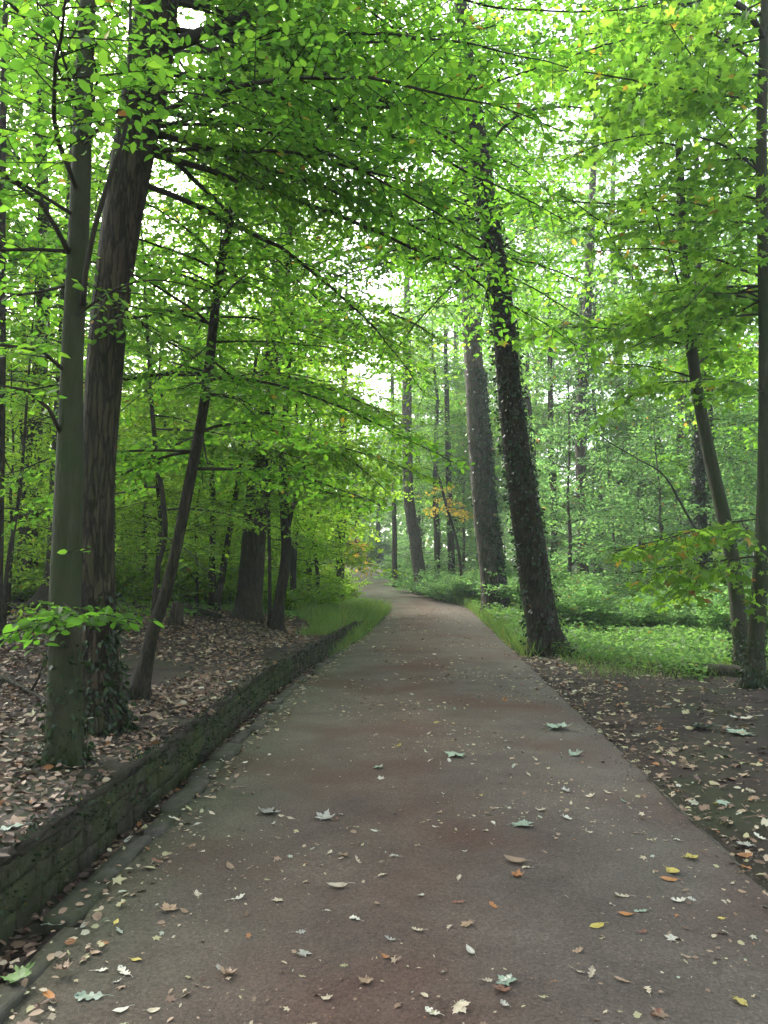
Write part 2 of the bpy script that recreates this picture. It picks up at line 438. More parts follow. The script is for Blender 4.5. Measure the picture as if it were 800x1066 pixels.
# ------------------------------------------------------------------ ground, path
def sheet(name, U, Y, zf, mat, xfun):
    UU, YY = np.meshgrid(U, Y)
    X = xfun(UU, YY); Z = zf(X, YY, UU)
    V = np.stack([X, YY, Z], -1).reshape(-1, 3)
    nu = len(U); ny = len(Y)
    i, j = np.meshgrid(np.arange(ny - 1), np.arange(nu - 1), indexing='ij')
    q = np.stack([i * nu + j, i * nu + j + 1, (i + 1) * nu + j + 1, (i + 1) * nu + j], -1).reshape(-1)
    me = mesh_np(name, V, q, np.full((ny - 1) * (nu - 1), 4), None, True)
    return link(name, me, mat)


Ys = np.concatenate([np.arange(-30, 0, 2.), np.arange(0, 14, .12), np.arange(14, 24, .25), np.arange(24, 60, 1), np.arange(60, 130, 4), np.arange(130, 420, 20)])
Us = np.concatenate([-np.geomspace(300, 9, 22), np.arange(-8.5, -2.3, .3), [-2.17, -2.053, -2.047, -1.9, -1.763, -1.757, -1.5, -.75, 0, .75, 1.5, 1.597, 1.603, 1.75], np.arange(2, 8, .3), np.geomspace(8.5, 300, 22)])
def zground(X, Y, U):
    return zg(X, Y)
tag(sheet('ground', Us, Ys, zground, M['soil'], lambda U, Y: xc(Y) + U * WF(Y) + np.where(U < -2.0, WS(Y), np.where(U < -1.4, KS(Y), 0))), kind='structure')


def edge_wob(y, s):
    return .03 * np.sin(y * 2.1 + s) + .02 * np.sin(y * 5.3 + 2 * s) + .02 * np.sin(y * 9.7 + s)


def xpath(U, Y):
    e = np.where(U < -1.55, -edge_wob(Y, -1), 0)
    return xc(Y) + U * WF(Y) + e + KS(Y) * sstep(.9, 1.5, -U)
def zpath(X, Y, U):
    return zc(Y) + .012 - .028 * (U / HW) ** 2 + .004 * np.sin(X * 3 + Y * 2) - np.where(U < -1.57, .012, 0) - np.where(U > 1.7, .06, 0) + np.where(np.abs(U - 1.6) < .02, .006 * np.sin(Y * 4.3) + .006 * np.sin(Y * 11), 0)
tag(sheet('path', np.array([-1.64, -1.5, -1.2, -.8, -.4, 0, .4, .8, 1.2, 1.5, 1.6, 1.78]), np.concatenate([np.arange(-8, 34, .3), np.arange(34, 112, .8)]), zpath, M['path'], xpath), kind='structure')


def pz(x, y):
    u = (x - xc(y)) / WF(y)
    return zc(y) + .012 - .028 * (u / HW) ** 2 + .004 * np.sin(x * 3 + y * 2)


# kerb: flat worn stones between gutter and path
def rounded_box(mb, c, half, ax, g, jit=.012, seg=3, tint=.5):
    """block with softened, uneven faces; ax is the direction of its length (in plan)"""
    ax = unit(np.array([ax[0], ax[1], 0])); sd = np.array([ax[1], -ax[0], 0]); up = np.array([0, 0, 1.])
    n = seg
    lin = np.linspace(-1, 1, n + 1)
    vs, fs = [], []
    idx = {}
    def vid(a, b, c_):
        key = (round(a, 4), round(b, 4), round(c_, 4))
        if key not in idx:
            v = np.array([a, b, c_]); 
            s = np.abs(v) >= .999
            if s.sum() >= 2: v = v * np.where(s, .965 if s.sum() == 2 else .93, 1)
            idx[key] = len(vs); vs.append(c + ax * v[0] * half[0] + sd * v[1] * half[1] + up * v[2] * half[2] + g.normal(0, jit, 3) * .6)
        return idx[key]
    for d in range(3):
        for sg in (-1, 1):
            for i in range(n):
                for j in range(n):
                    q = []
                    for (a, b) in ((i, j), (i + 1, j), (i + 1, j + 1), (i, j + 1)):
                        v = [0, 0, 0]; v[d] = sg; v[(d + 1) % 3] = lin[a]; v[(d + 2) % 3] = lin[b]
                        q.append(vid(*v))
                    fs.append(q if sg > 0 else q[::-1])
    mb.add(np.array(vs), np.concatenate([np.array(f) for f in fs]), np.full(len(fs), 4), tint)


g = np.random.default_rng(3)
mb = MB(); y = 1.6
while y < 19:
    l = g.uniform(.4, .95)
    u0 = -1.685 + g.normal(0, .03)
    ym = y + l / 2
    rounded_box(mb, np.array([xc(ym) + u0 + KS(ym), ym, -.066 + g.normal(0, .013)]), (l / 2 - .008, .065 + g.normal(0, .015), .06), (.059, 1), g, .008)
    y += l + .012
tag(link('kerb', mb.build('kerb', True), M['kerb']), kind='structure')

# low retaining wall: rough stones with an earthy coping
wall = thing('stone_wall', 'low mossy stone retaining wall holding back the leaf littered bank beside the gutter', 'wall', (float(xc(2.)) - 2.05, 2, 0))
mb = MB(); cop = MB()
row_h = [(-.14, .0), (.0, .13), (.13, .255)]
for (za, zb) in row_h:
    y = -1.0 + g.uniform(0, .2)
    while y < 23:
        l = g.uniform(.16, .40); ym = y + l / 2
        drop = .26 * float(sstep(19, 24, ym))
        rounded_box(mb, np.array([xc(ym) + WS(ym) - 2.145 + g.normal(0, .006), ym, (za + zb) / 2 - drop]), (l / 2 - .001, .11, (zb - za) / 2 + .001), (.059 + g.normal(0, .015), 1), g, .007, 4)
        y += l + .004
rows = np.arange(-1, 23.6, .3)
P = np.stack([xc(rows) + WS(rows) - 2.175, rows, .10 - .26 * sstep(19, 24, rows)], 1)
for i in range(len(rows) - 1):   # mortar core behind the stones
    pass
core = MB()
cs = np.array([[-.10, -.30], [.075, -.30], [.075, .14], [-.10, .14]])
V = np.concatenate([np.stack([P[:, 0] + c[0], P[:, 1], P[:, 2] + c[1]], 1)[:, None] for c in cs], 1).reshape(-1, 3)
nr = len(rows); q = []
for i in range(nr - 1):
    for k in range(4): q += [i * 4 + k, i * 4 + (k + 1) % 4, (i + 1) * 4 + (k + 1) % 4, (i + 1) * 4 + k]
core.add(V, q, np.full((nr - 1) * 4, 4))
y = -1.0
while y < 23:
    l = g.uniform(.35, .8); ym = y + l / 2
    drop = .26 * float(sstep(19, 24, ym))
    rounded_box(cop, np.array([xc(ym) + WS(ym) - 2.175 + g.normal(0, .012), ym, .272 - drop + g.normal(0, .008)]), (l / 2 - .001, .15, .033), (.059, 1), g, .013, 4)
    y += l + .003
wl = np.array(wall.location)
link('stonework', mb.build('stonework', True, wl), M['stone'], wall)
link('mortar', core.build('mortar', False, wl), M['soil'], wall)
mo = MB(); k = 15000
ty = g.uniform(1.5, 23, k) ; tz = .31 * g.random(k) ** .8 - .02; tp = g.random(k) < .4
px_ = WS(ty) + np.where(tp, xc(ty) - 2.035 - .14 * g.random(k) ** 1.6, xc(ty) - 2.022); tz = np.where(tp, .303, tz) - .26 * sstep(19, 24, ty)
keep = (np.sin(ty * 3.1) * np.sin(ty * 7.7 + tz * 20) + g.normal(0, .5, k)) > .1
px_, ty, tz, tp = px_[keep], ty[keep], tz[keep], tp[keep]; k = len(ty)
put_leaves(mo, np.stack([px_, ty, tz], 1), unit(np.where(tp[:, None], [0, 0, 1.], [1, 0, -.3]) + g.normal(0, .6, (k, 3))), unit(g.normal(size=(k, 3))), g.uniform(.010, .03, k), tints(k, .3, .2, .02, g), DIAM)
link('moss', mo.build('moss', False, wl), M['ivy_leaf'], wall)
link('coping', cop.build('coping', True, wl), M['coping'], wall)

# thin board edging on the other side of the path
mb = MB()
for ya, yb in ((2.2, 4.15), (4.17, 6.1), (6.12, 8.4), (8.42, 10.6)):
    ym = (ya + yb) / 2
    rounded_box(mb, np.array([xc(ym) + 1.625, ym, -.079 + g.normal(0, .003)]), ((yb - ya) / 2, .009, .06), (.059, 1), g, .003, 4)
tag(link('board_edging', mb.build('board_edging', True), M['timber']), 'thin weathered grey board edging between the path and the dark leafy verge', 'edging')

# ------------------------------------------------------------------ trees
def trunk_from_pixels(spec, d, top=None):
    """spec: rows of (px, py, width in px[, depth]); the first row is the base"""
    rows = []
    for r in spec:
        dd = r[3] if len(r) > 3 else d
        p = at(r[0], r[1], dd)
        rows.append([*p, .93 * r[2] / 2 / F * dd * dd / np.linalg.norm(p[:2])])
    rows = np.array(rows)
    zb = float(zg(rows[0, 0], rows[0, 1]))
    rows[0, 2] = zb - .05
    if top:
        dv = unit(rows[-1, :3] - rows[-2, :3]); k = max(.3, (top - rows[-1, 2]) / max(dv[2], .3))
        e = rows[-1].copy(); e[:3] += dv * k; e[0] += .0; e[3] *= .35
        rows = np.vstack([rows, e])
    return rows


TREES = 0
def grow(name, label, rows, bark, leafmat, sides=16, rough=.05, flare=.9, flare_h=.22, fluting=0, seed=1, group=None,
         hand=(), auto=None, ivy=None, step=.2, spray_kw=None, stubs=()):
    """one tree: Empty > trunk, each named branch, crown, ivy"""
    global TREES
    g = np.random.default_rng(seed)
    base = np.array([rows[0, 0], rows[0, 1], float(zg(rows[0, 0], rows[0, 1]))])
    t = thing(name, label, 'tree', base, group)
    R = resample(rows, step)
    R[:, 3] = np.maximum(R[:, 3], .006)
    mb = MB(); tube(mb, R[:, :3], R[:, 3], sides, rough, flare, flare_h, seed, True, fluting)
    tr = link('trunk', mb.build('trunk', True, base), bark, t)
    lm, tw = MB(), MB()
    kw = dict(spray_kw or {})
    brs = []
    for h in hand:
        pts = np.array([at(a, b, c) for a, b, c in h['p']])
        B = resample(pts, .15); n = len(B)
        B = B + np.cumsum(g.normal(0, .006, B.shape), axis=0) * np.linspace(0, 1, n)[:, None]
        rr = np.interp(np.linspace(0, 1, n), [0, 1], [h.get('r', .02), h.get('r1', .005)])
        bm = MB(); tube(bm, B, rr, 7, .06, 0, .1, seed)
        if h.get('leaf', True):
            k = dict(kw); k.update(h.get('kw', {}))
            spray(lm, bm, [B], g, **k)
        link('branch', bm.build('branch', True, base), M['twig'], t)
    if auto:
        hz = R[:, 2] - base[2]
        k2 = dict(kw); k2.update(auto.get('kw', {}))
        for i in range(auto['n']):
            z = g.uniform(*auto['z']) if not auto.get('even') else auto['z'][0] + (auto['z'][1] - auto['z'][0]) * (i + g.random()) / auto['n']
            k = int(np.argmin(np.abs(hz - z))); p0 = R[k, :3]
            az = g.uniform(0, 2 * np.pi) if 'az' not in auto else g.normal(math.radians(auto['az'][0]), math.radians(auto['az'][1]))
            top = (z - auto['z'][0]) / max(auto['z'][1] - auto['z'][0], .1)
            ln = g.uniform(*auto['len']) * (1 - auto.get('taper', .5) * top)
            el = auto.get('el', .15) + g.normal(0, .15) + .3 * top
            d = np.array([math.cos(az) * math.cos(el), math.sin(az) * math.cos(el), math.sin(el)])
            n = max(5, int(ln / .22))
            s = np.linspace(0, 1, n)
            side = np.array([-d[1], d[0], 0]) * g.normal(0, .18)
            B = p0 + (d[None] * s[:, None] + side * (s ** 2)[:, None] + np.array([0, 0, -1.]) * (auto.get('sag', .22) * s ** 2)[:, None]) * ln
            B[:, :] += np.cumsum(g.normal(0, .015, B.shape), axis=0)
            r0 = min(R[k, 3] * .5, .006 + .0055 * ln)
            if np.linalg.norm(B - CAM, axis=1).min() < 2.2: continue
            if auto.get('merge'):
                tube(tw, B, np.linspace(r0, .004, n), 5, .05, 0, .1, i)
            else:
                bm = MB(); tube(bm, B, np.linspace(r0, .004, n), 5, .05, 0, .1, i)
                spray(lm, bm, [B], g, **k2)
                link('branch', bm.build('branch', True, base), M['twig'], t)
                continue
            brs.append(B)
        if brs: spray(lm, tw, brs, g, **k2)
    if tw.n:
        link('crown_twigs', tw.build('crown_twigs', False, base), M['twig'], t)
    if lm.n:
        link('crown', lm.build('crown', False, base), leafmat, t)
    if ivy:
        im = MB(); n = ivy['n']
        zz = base[2] + ivy['z'][0] + (ivy['z'][1] - ivy['z'][0]) * g.random(n) ** ivy.get('pow', 1.3)
        Q = np.stack([np.interp(zz, R[:, 2], R[:, i]) for i in range(4)], 1)
        th = g.uniform(0, 6.283, n) if 'side' not in ivy else g.normal(math.radians(ivy['side'][0]), math.radians(ivy['side'][1]), n)
        o = np.stack([np.cos(th), np.sin(th), 0 * th], 1)
        fl = 1 + .5 * flare * np.exp(-(zz - base[2]) / flare_h)
        p = Q[:, :3] + o * (Q[:, 3] * fl + np.abs(g.normal(.01, ivy.get('out', .03), n)))[:, None]
        D = unit(np.stack([g.normal(0, .5, n), g.normal(0, .5, n), g.normal(-.5, .5, n)], 1) + o * .35)
        put_leaves(im, p, D, unit(o + g.normal(0, .45, o.shape)), ivy.get('size', .055) * g.uniform(.6, 1.3, n), tints(n, .35, .25, .002, g), MAPLE if ivy.get('lobed') else OVAL)
        link('ivy', im.build('ivy', False, base), M['ivy_leaf'], t)
    TREES += 1
    return t


BEECH = dict(leaf=.082, sec=.75, step=.13, space=.046, ter_step=.10, tint=(.42, .23, .006), shape=OVAL, flat=.5, keep=.75)
MAPL = dict(leaf=.135, sec=.75, step=.19, space=.085, ter_step=.15, tint=(.48, .23, .012), shape=MAPLE, flat=.45, droop=.2)

# A: smooth slender beech on the bank
rows = trunk_from_pixels([(69, 783, 42), (68, 740, 40), (68, 690, 38), (68, 620, 36), (70, 560, 34), (73, 470, 31), (75, 380, 26), (80, 290, 25), (84, 200, 24), (87, 100, 22), (92, 0, 20)], 5.3, 10)
grow('beech_tree', 'smooth grey green beech trunk just in front of the thick fissured trunk', rows, M['bark_beech'], M['beech_leaf'], 24, .035, .55, .16, seed=21, spray_kw=BEECH,
     hand=[dict(p=[(86, 318, 5.25), (90, 280, 5.15), (98, 240, 5.05), (110, 198, 5.0), (126, 150, 5.0), (134, 118, 5.0), (133, 60, 5.0), (134, 0, 5.0), (138, -70, 5.1)], r=.02, r1=.008, leaf=True, kw=dict(t0=.55, keep=.5)),
           dict(p=[(72, 263, 5.25), (60, 240, 5.1), (42, 212, 5.0), (0, 182, 4.9), (-50, 160, 4.8)], r=.02, r1=.006),
           dict(p=[(66, 385, 5.25), (45, 366, 5.1), (20, 361, 4.9), (-30, 356, 4.8)], r=.014, r1=.005),
           dict(p=[(64, 452, 5.25), (52, 425, 5.1), (30, 405, 5.0), (-15, 395, 4.9)], r=.016, r1=.005),
           dict(p=[(66, 628, 5.2), (85, 640, 4.95), (110, 640, 4.8), (140, 648, 4.75)], r=.007, r1=.003, kw=dict(sec=.62, leaf=.075, space=.036, step=.07, t0=.03, keep=1, tint=(.3, .12, .0))),
           dict(p=[(66, 635, 5.2), (50, 648, 4.9), (25, 655, 4.75), (-15, 665, 4.7)], r=.007, r1=.003, kw=dict(sec=.62, leaf=.075, space=.036, step=.07, t0=.03, keep=1, tint=(.3, .12, .0))),
           dict(p=[(72, 575, 5.2), (90, 572, 5.0), (108, 570, 4.9)], r=.004, r1=.002, kw=dict(sec=.15, leaf=.06)),
           dict(p=[(84, 120, 5.25), (40, 42, 5.2), (-20, 38, 5.2)], r=.016, r1=.006),
           dict(p=[(78, 330, 5.25), (120, 300, 5.2), (160, 290, 5.4), (215, 300, 5.6)], r=.010, r1=.003, kw=dict(sec=.42, keep=.6)),
           dict(p=[(88, 150, 5.2), (130, 110, 5.0), (190, 95, 5.0), (250, 110, 5.1)], r=.012, r1=.004, kw=dict(sec=.5, keep=.6))],
     auto=dict(n=24, z=(3.2, 7.5), len=(1.2, 2.6), el=.1, az=(165, 55), kw=dict(keep=.65)), ivy=dict(n=420, z=(0, .9), pow=2.2, size=.045, out=.02))

# B: thick fissured trunk leaning over the path
rows = trunk_from_pixels([(103, 752, 62), (102, 700, 47), (101, 620, 41), (101, 540, 40), (103, 470, 40), (108, 400, 42), (115, 320, 43), (126, 240, 45), (139, 160, 50), (150, 100, 54), (158, 50, 54), (164, 0, 52), (176, -80, 48)], 6.4, 15)
grow('oak_tree', 'thick trunk with deeply fissured brown bark leaning over the bank beside the smooth beech', rows, M['bark_oak'], M['beech_leaf'], 32, .04, .35, .3, .02, seed=5, spray_kw=dict(BEECH, leaf=.08, sec=.8),
     hand=[dict(p=[(172, 50, 6.3), (215, 34, 6.5), (262, 14, 6.8), (330, -20, 7.2)], r=.06, r1=.04, leaf=False),
           dict(p=[(165, 58, 6.1), (215, 52, 6.2), (270, 45, 6.4), (337, 45, 6.7), (432, 37, 7.2), (520, 20, 7.6)], r=.02, r1=.006),
           dict(p=[(145, 85, 6.1), (202, 86, 6.2), (250, 101, 6.4), (270, 107, 6.5), (337, 111, 6.8), (418, 109, 7.1), (486, 94, 7.5), (540, 76, 7.8), (584, 59, 8.0), (651, 40, 8.3)], r=.026, r1=.008),
           dict(p=[(132, 126, 6.1), (175, 130, 6.1), (216, 118, 6.2), (256, 99, 6.3), (275, 80, 6.4), (300, 50, 6.5)], r=.018, r1=.006),
           dict(p=[(178, -90, 6.4), (300, -60, 6.8), (381, 0, 7.2), (400, 15, 7.3), (440, 47, 7.5), (480, 74, 7.8), (520, 112, 8.0)], r=.02, r1=.005),
           dict(p=[(178, -60, 6.4), (280, -55, 6.8), (328, 0, 7.0), (362, 37, 7.2), (390, 75, 7.4), (430, 110, 7.6), (470, 150, 7.9)], r=.015, r1=.004),
           dict(p=[(176, -80, 6.4), (320, -60, 6.9), (486, 0, 7.6), (540, 10, 7.9), (621, 13, 8.3), (690, 5, 8.6)], r=.02, r1=.006)],
     auto=dict(n=44, z=(4.6, 9.5), len=(2.2, 5.0), el=.05, az=(35, 45), sag=.3), ivy=dict(n=480, z=(0, 1.1), pow=1.5, size=.055, side=(-15, 55), out=.03))

# C: slim curved beech behind them
rows = trunk_from_pixels([(143, 718, 26), (152, 690, 17), (160, 655, 15), (172, 620, 14), (184, 570, 13), (194, 520, 13), (204, 470, 13), (211, 430, 12), (217, 390, 12), (222, 340, 11), (230, 280, 10), (240, 230, 9), (250, 185, 8), (258, 140, 7), (266, 95, 6)], 7.9, 8)
grow('beech_tree', 'slim dark beech curving to one side, rising from the bank near the wall', rows, M['bark_dark'], M['beech_leaf'], 14, .06, .5, .12, seed=8, spray_kw=dict(BEECH, sec=.6),
     hand=[dict(p=[(218, 388, 7.9), (190, 380, 7.8), (160, 372, 7.7), (130, 361, 7.6), (95, 352, 7.6)], r=.012, r1=.004),
           dict(p=[(217, 396, 7.8), (245, 393, 7.7), (272, 388, 7.6), (310, 392, 7.5), (350, 400, 7.5)], r=.010, r1=.003),
           dict(p=[(213, 410, 7.9), (240, 412, 7.8), (262, 430, 7.7), (285, 455, 7.6)], r=.008, r1=.003),
           dict(p=[(232, 268, 7.9), (270, 270, 7.9), (310, 277, 8.0), (351, 288, 8.1), (400, 300, 8.2)], r=.012, r1=.003),
           dict(p=[(244, 215, 7.9), (280, 218, 7.9), (324, 194, 8.0), (348, 189, 8.1), (395, 175, 8.3)], r=.011, r1=.003),
           dict(p=[(209, 440, 7.9), (216, 482, 7.8), (222, 483, 7.75)], r=.012, r1=.006, leaf=False),
           dict(p=[(228, 300, 7.9), (200, 285, 7.7), (165, 280, 7.6), (125, 262, 7.5)], r=.011, r1=.003),
           dict(p=[(248, 190, 7.9), (215, 170, 7.9), (180, 165, 7.9), (130, 150, 7.9)], r=.01, r1=.003),
           dict(p=[(225, 330, 7.9), (270, 332, 8.3), (330, 350, 8.8), (395, 372, 9.3), (440, 395, 9.6)], r=.012, r1=.003)],
     auto=dict(n=56, z=(2.3, 7.4), len=(1.4, 2.9), el=.05, kw=dict(keep=.9)))

# further trunks of the bank (px polyline, depth)
def small(name, label, spec, d, top, seed, bark='bark_dark', leaf='backlit_leaf', n=14, z=(2.2, 7), ln=(1.5, 3), kw=None, hand=(), ivy=None, el=.05, flare=.6, az=None, sides=12, rough=.06):
    a = dict(n=n, z=z, len=ln, el=el)
    if az: a['az'] = az
    return grow(name, label, trunk_from_pixels(spec, d, top), M[bark], M[leaf], sides, rough, flare, .18, seed=seed, spray_kw=dict(BEECH, **(kw or {})), hand=hand, auto=a if n else None, ivy=ivy)

MID = dict(leaf=.105, space=.07, sec=1.05, step=.18, ter_step=.12, flat=.75, keep=.8)
small('beech_tree', 'stout beech trunk with flared roots at the crest of the bank', [(257, 648, 36), (260, 620, 30), (264, 570, 27), (268, 520, 27), (273, 460, 25), (280, 400, 23), (288, 340, 21), (296, 270, 18)], 17.5, 16, 31, 'bark_oak', n=44, z=(3.6, 15), ln=(2.6, 5.2), kw=dict(MID, sec=1.6, keep=1.0), flare=.5,
      hand=[dict(p=[(287, 350, 17.5), (330, 330, 16.6), (385, 320, 15.8), (430, 335, 15.2), (455, 350, 15)], r=.06, r1=.01),
            dict(p=[(283, 390, 17.5), (330, 400, 16.5), (380, 420, 15.6), (425, 450, 15)], r=.05, r1=.01),
            dict(p=[(278, 440, 17.5), (320, 455, 16.6), (365, 480, 16), (400, 510, 15.6)], r=.045, r1=.01),
            dict(p=[(292, 300, 17.5), (340, 270, 16.6), (395, 255, 15.8), (445, 265, 15.2), (475, 285, 15)], r=.06, r1=.01),
            dict(p=[(295, 250, 17.5), (350, 215, 16.6), (410, 195, 15.8), (460, 200, 15.2)], r=.06, r1=.01),
            dict(p=[(290, 320, 17.5), (350, 340, 18.5), (410, 365, 19.5), (450, 390, 20)], r=.05, r1=.01)])
small('beech_sapling', 'dark crooked young tree forking at head height beside the stout flared beech', [(288, 655, 17), (292, 620, 12), (298, 580, 12), (297, 540, 11), (295, 500, 10), (296, 450, 8), (300, 390, 6)], 16.5, 9, 32, n=12, z=(2.4, 8), ln=(1.6, 3.2), kw=MID,
      hand=[dict(p=[(298, 560, 16.5), (304, 530, 16.4), (310, 505, 16.3), (316, 482, 16.2), (322, 440, 16.1)], r=.055, r1=.025, kw=dict(t0=.6)), dict(p=[(298, 480, 16.5), (325, 505, 16), (350, 515, 15.6), (385, 520, 15.2)], r=.03, r1=.008)])
small('beech_sapling', 'thin straight stem squeezed between the stout beech and the crooked forking tree', [(281, 646, 5), (281, 600, 4), (280, 545, 4), (278, 480, 3)], 16.8, 6, 33, n=5, z=(3, 6), ln=(1, 1.8), kw=MID)
small('beech_sapling', 'upright stem of a close pair of dark young trees at the crest of the bank', [(222, 626, 10), (221, 580, 7), (222, 530, 7), (220, 470, 6), (218, 400, 5)], 19, 9, 34, n=12, z=(2.5, 9), ln=(1.6, 3.2), kw=MID)
small('beech_sapling', 'slanting stem of a close pair of dark young trees at the crest of the bank', [(224, 626, 9), (232, 595, 8), (238, 560, 7), (245, 520, 6), (254, 460, 5)], 18.8, 9, 35, n=10, z=(3, 9), ln=(1.6, 3), kw=MID)
small('beech_sapling', 'wavy thin dark stem rising behind the slim curved beech', [(158, 640, 6), (163, 600, 5), (172, 560, 6), (170, 520, 6), (164, 480, 6), (158, 420, 5), (154, 350, 4)], 12, 8, 36, n=16, z=(1.6, 7), ln=(1.4, 2.8), kw=dict(leaf=.085, space=.075, sec=.75, step=.2))
small('beech_sapling', 'thin dark sapling on the bank between the bare slope and the bright leaves', [(4, 622, 8), (8, 590, 5), (14, 555, 5), (22, 500, 4), (28, 420, 3)], 11, 6.5, 37, n=14, z=(1.5, 6), ln=(1.2, 2.4), kw=dict(leaf=.085, space=.075, sec=.7, step=.2))
small('beech_tree', 'old trunk with a wide spreading root flare mostly hidden behind the smooth beech', [(54, 628, 48), (58, 605, 30), (60, 570, 24), (62, 500, 22), (66, 420, 20), (70, 330, 18)], 14, 14, 38, 'bark_dark', n=20, z=(4, 12), ln=(2, 4), kw=MID, flare=1.2)
small('beech_tree', 'dark trunk at the picture edge with leafy sprays hanging in front of it', [(-3, 640, 16), (-2, 540, 14), (0, 440, 13), (1, 350, 12), (1, 250, 11), (3, 150, 9)], 10, 12, 39, 'bark_dark', n=14, z=(2, 9), ln=(1.4, 2.6), kw=dict(leaf=.08, space=.075, sec=.7, step=.2))
small('beech_tree', 'short visible grey trunk beside the grassy bend where the path turns uphill', [(353, 618, 13), (353, 600, 12), (354, 570, 11), (356, 500, 10), (358, 420, 8)], 34, 15, 40, 'bark_oak', n=20, z=(4, 13), ln=(2.5, 4.5), kw=dict(leaf=.13, space=.13, sec=1.1, step=.34))

# G: dark ivy-clad trunk leaning by the path
rows = trunk_from_pixels([(572, 683, 54), (567, 660, 39), (560, 620, 36), (553, 570, 34), (545, 520, 32), (538, 470, 30), (532, 420, 28), (526, 350, 27), (519, 290, 26), (511, 240, 24), (504, 190, 22), (497, 140, 20), (490, 90, 17), (484, 40, 15)], 15, 17)
grow('ivy_clad_tree', 'dark leaning trunk clad in ivy standing at the very edge of the path', rows, M['bark_dark'], M['beech_leaf'], 24, .05, .45, .25, seed=51, spray_kw=dict(BEECH, leaf=.1, space=.09, sec=1.0, step=.26),
     hand=[dict(p=[(520, 262, 15), (540, 245, 14.5), (560, 236, 14)], r=.015, r1=.004, leaf=False),
           dict(p=[(506, 200, 15), (470, 190, 14), (430, 205, 13), (385, 230, 12.3)], r=.04, r1=.008),
           dict(p=[(515, 265, 15), (480, 290, 14), (440, 330, 13.2), (400, 380, 12.6)], r=.03, r1=.006),
           dict(p=[(497, 140, 15), (450, 120, 14), (390, 130, 13), (330, 150, 12.4)], r=.04, r1=.008),
           dict(p=[(500, 160, 15), (540, 120, 14.4), (590, 110, 14), (640, 120, 13.5)], r=.04, r1=.008)],
     auto=dict(n=64, z=(7.6, 16), len=(2.4, 5.2), el=.1, sag=.3, az=(95, 75), kw=dict(flat=.8, leaf=.115, keep=1)), ivy=dict(n=2900, z=(0, 9.5), pow=.95, size=.085, out=.035))

# H: pale grey trunk further on, ivy on one flank
rows = trunk_from_pixels([(516, 641, 31), (514, 620, 27), (510, 580, 26), (505, 540, 25), (501, 490, 24), (497, 440, 23), (494, 390, 22), (491, 330, 22), (489, 270, 20), (487, 210, 17)], 28, 26)
grow('pale_tree', 'tall pale brown trunk with ivy up one flank, beside the narrowing path', rows, M['bark_pale'], M['far_leaf'], 24, .04, .25, .4, seed=52, spray_kw=dict(BEECH, leaf=.16, space=.16, sec=1.5, step=.4),
     hand=[dict(p=[(495, 350, 28), (470, 345, 27.8), (455, 340, 27.6)], r=.03, r1=.01, leaf=False), dict(p=[(492, 300, 28), (520, 290, 27.8), (545, 280, 27.6)], r=.03, r1=.01, leaf=False)],
     auto=dict(n=50, z=(10, 25), len=(3, 6.5), el=.15, kw=dict(flat=.9, leaf=.17, keep=.8)), ivy=dict(n=3200, z=(0, 9), pow=1.1, size=.13, side=(-20, 55), out=.05))

# I, J: slim twin maples at the verge
rows = trunk_from_pixels([(777, 705, 24), (772, 670, 19), (767, 620, 18), (762, 580, 17), (754, 540, 17), (745, 500, 16), (734, 450, 15), (726, 405, 14), (720, 360, 13), (716, 310, 12), (712, 260, 11), (709, 200, 10), (707, 140, 9), (708, 80, 8)], 12.5, 15)
grow('maple_tree', 'slender green barked maple with a bowed trunk, close to the straight one', rows, M['bark_beech'], M['maple_leaf'], 18, .04, .3, .15, seed=61, spray_kw=MAPL,
     hand=[dict(p=[(712, 232, 12.5), (672, 231, 12.2), (631, 233, 12), (594, 209, 11.7), (560, 195, 11.5)], r=.02, r1=.006),
           dict(p=[(628, 233, 12), (648, 270, 11.9), (662, 298, 11.8), (675, 330, 11.7), (690, 345, 11.7)], r=.01, r1=.003, kw=dict(sec=.3, keep=.5)),
           dict(p=[(708, 100, 12.5), (655, 78, 12), (600, 66, 11.5), (545, 80, 11)], r=.018, r1=.005),
           dict(p=[(707, 60, 12.5), (660, 25, 12), (610, 5, 11.6), (560, 0, 11.3)], r=.018, r1=.005),
           dict(p=[(708, 180, 12.5), (689, 162, 12.3), (662, 142, 12), (620, 125, 11.6)], r=.018, r1=.005),
           dict(p=[(709, 176, 12.5), (745, 178, 12.2), (780, 184, 12), (830, 180, 11.8)], r=.02, r1=.006),
           dict(p=[(719, 360, 12.5), (692, 354, 12.3), (640, 343, 12), (581, 342, 11.7), (537, 351, 11.4)], r=.018, r1=.005),
           dict(p=[(724, 397, 12.5), (690, 398, 12.3), (665, 407, 12.1), (620, 440, 11.8)], r=.015, r1=.004),
           dict(p=[(722, 300, 12.5), (760, 280, 12.2), (800, 275, 12)], r=.015, r1=.005)],
     auto=dict(n=64, z=(4.8, 14), len=(1.8, 4.2), el=.2, sag=.25, az=(100, 55)), ivy=dict(n=260, z=(0, .8), pow=1.8, size=.06, out=.03))
rows = trunk_from_pixels([(785, 718, 30), (786, 690, 22), (789, 640, 20), (793, 580, 19), (796, 520, 18), (797, 450, 17), (797, 380, 16), (796, 300, 15), (794, 220, 14), (793, 140, 13), (795, 60, 12)], 10.6, 12)
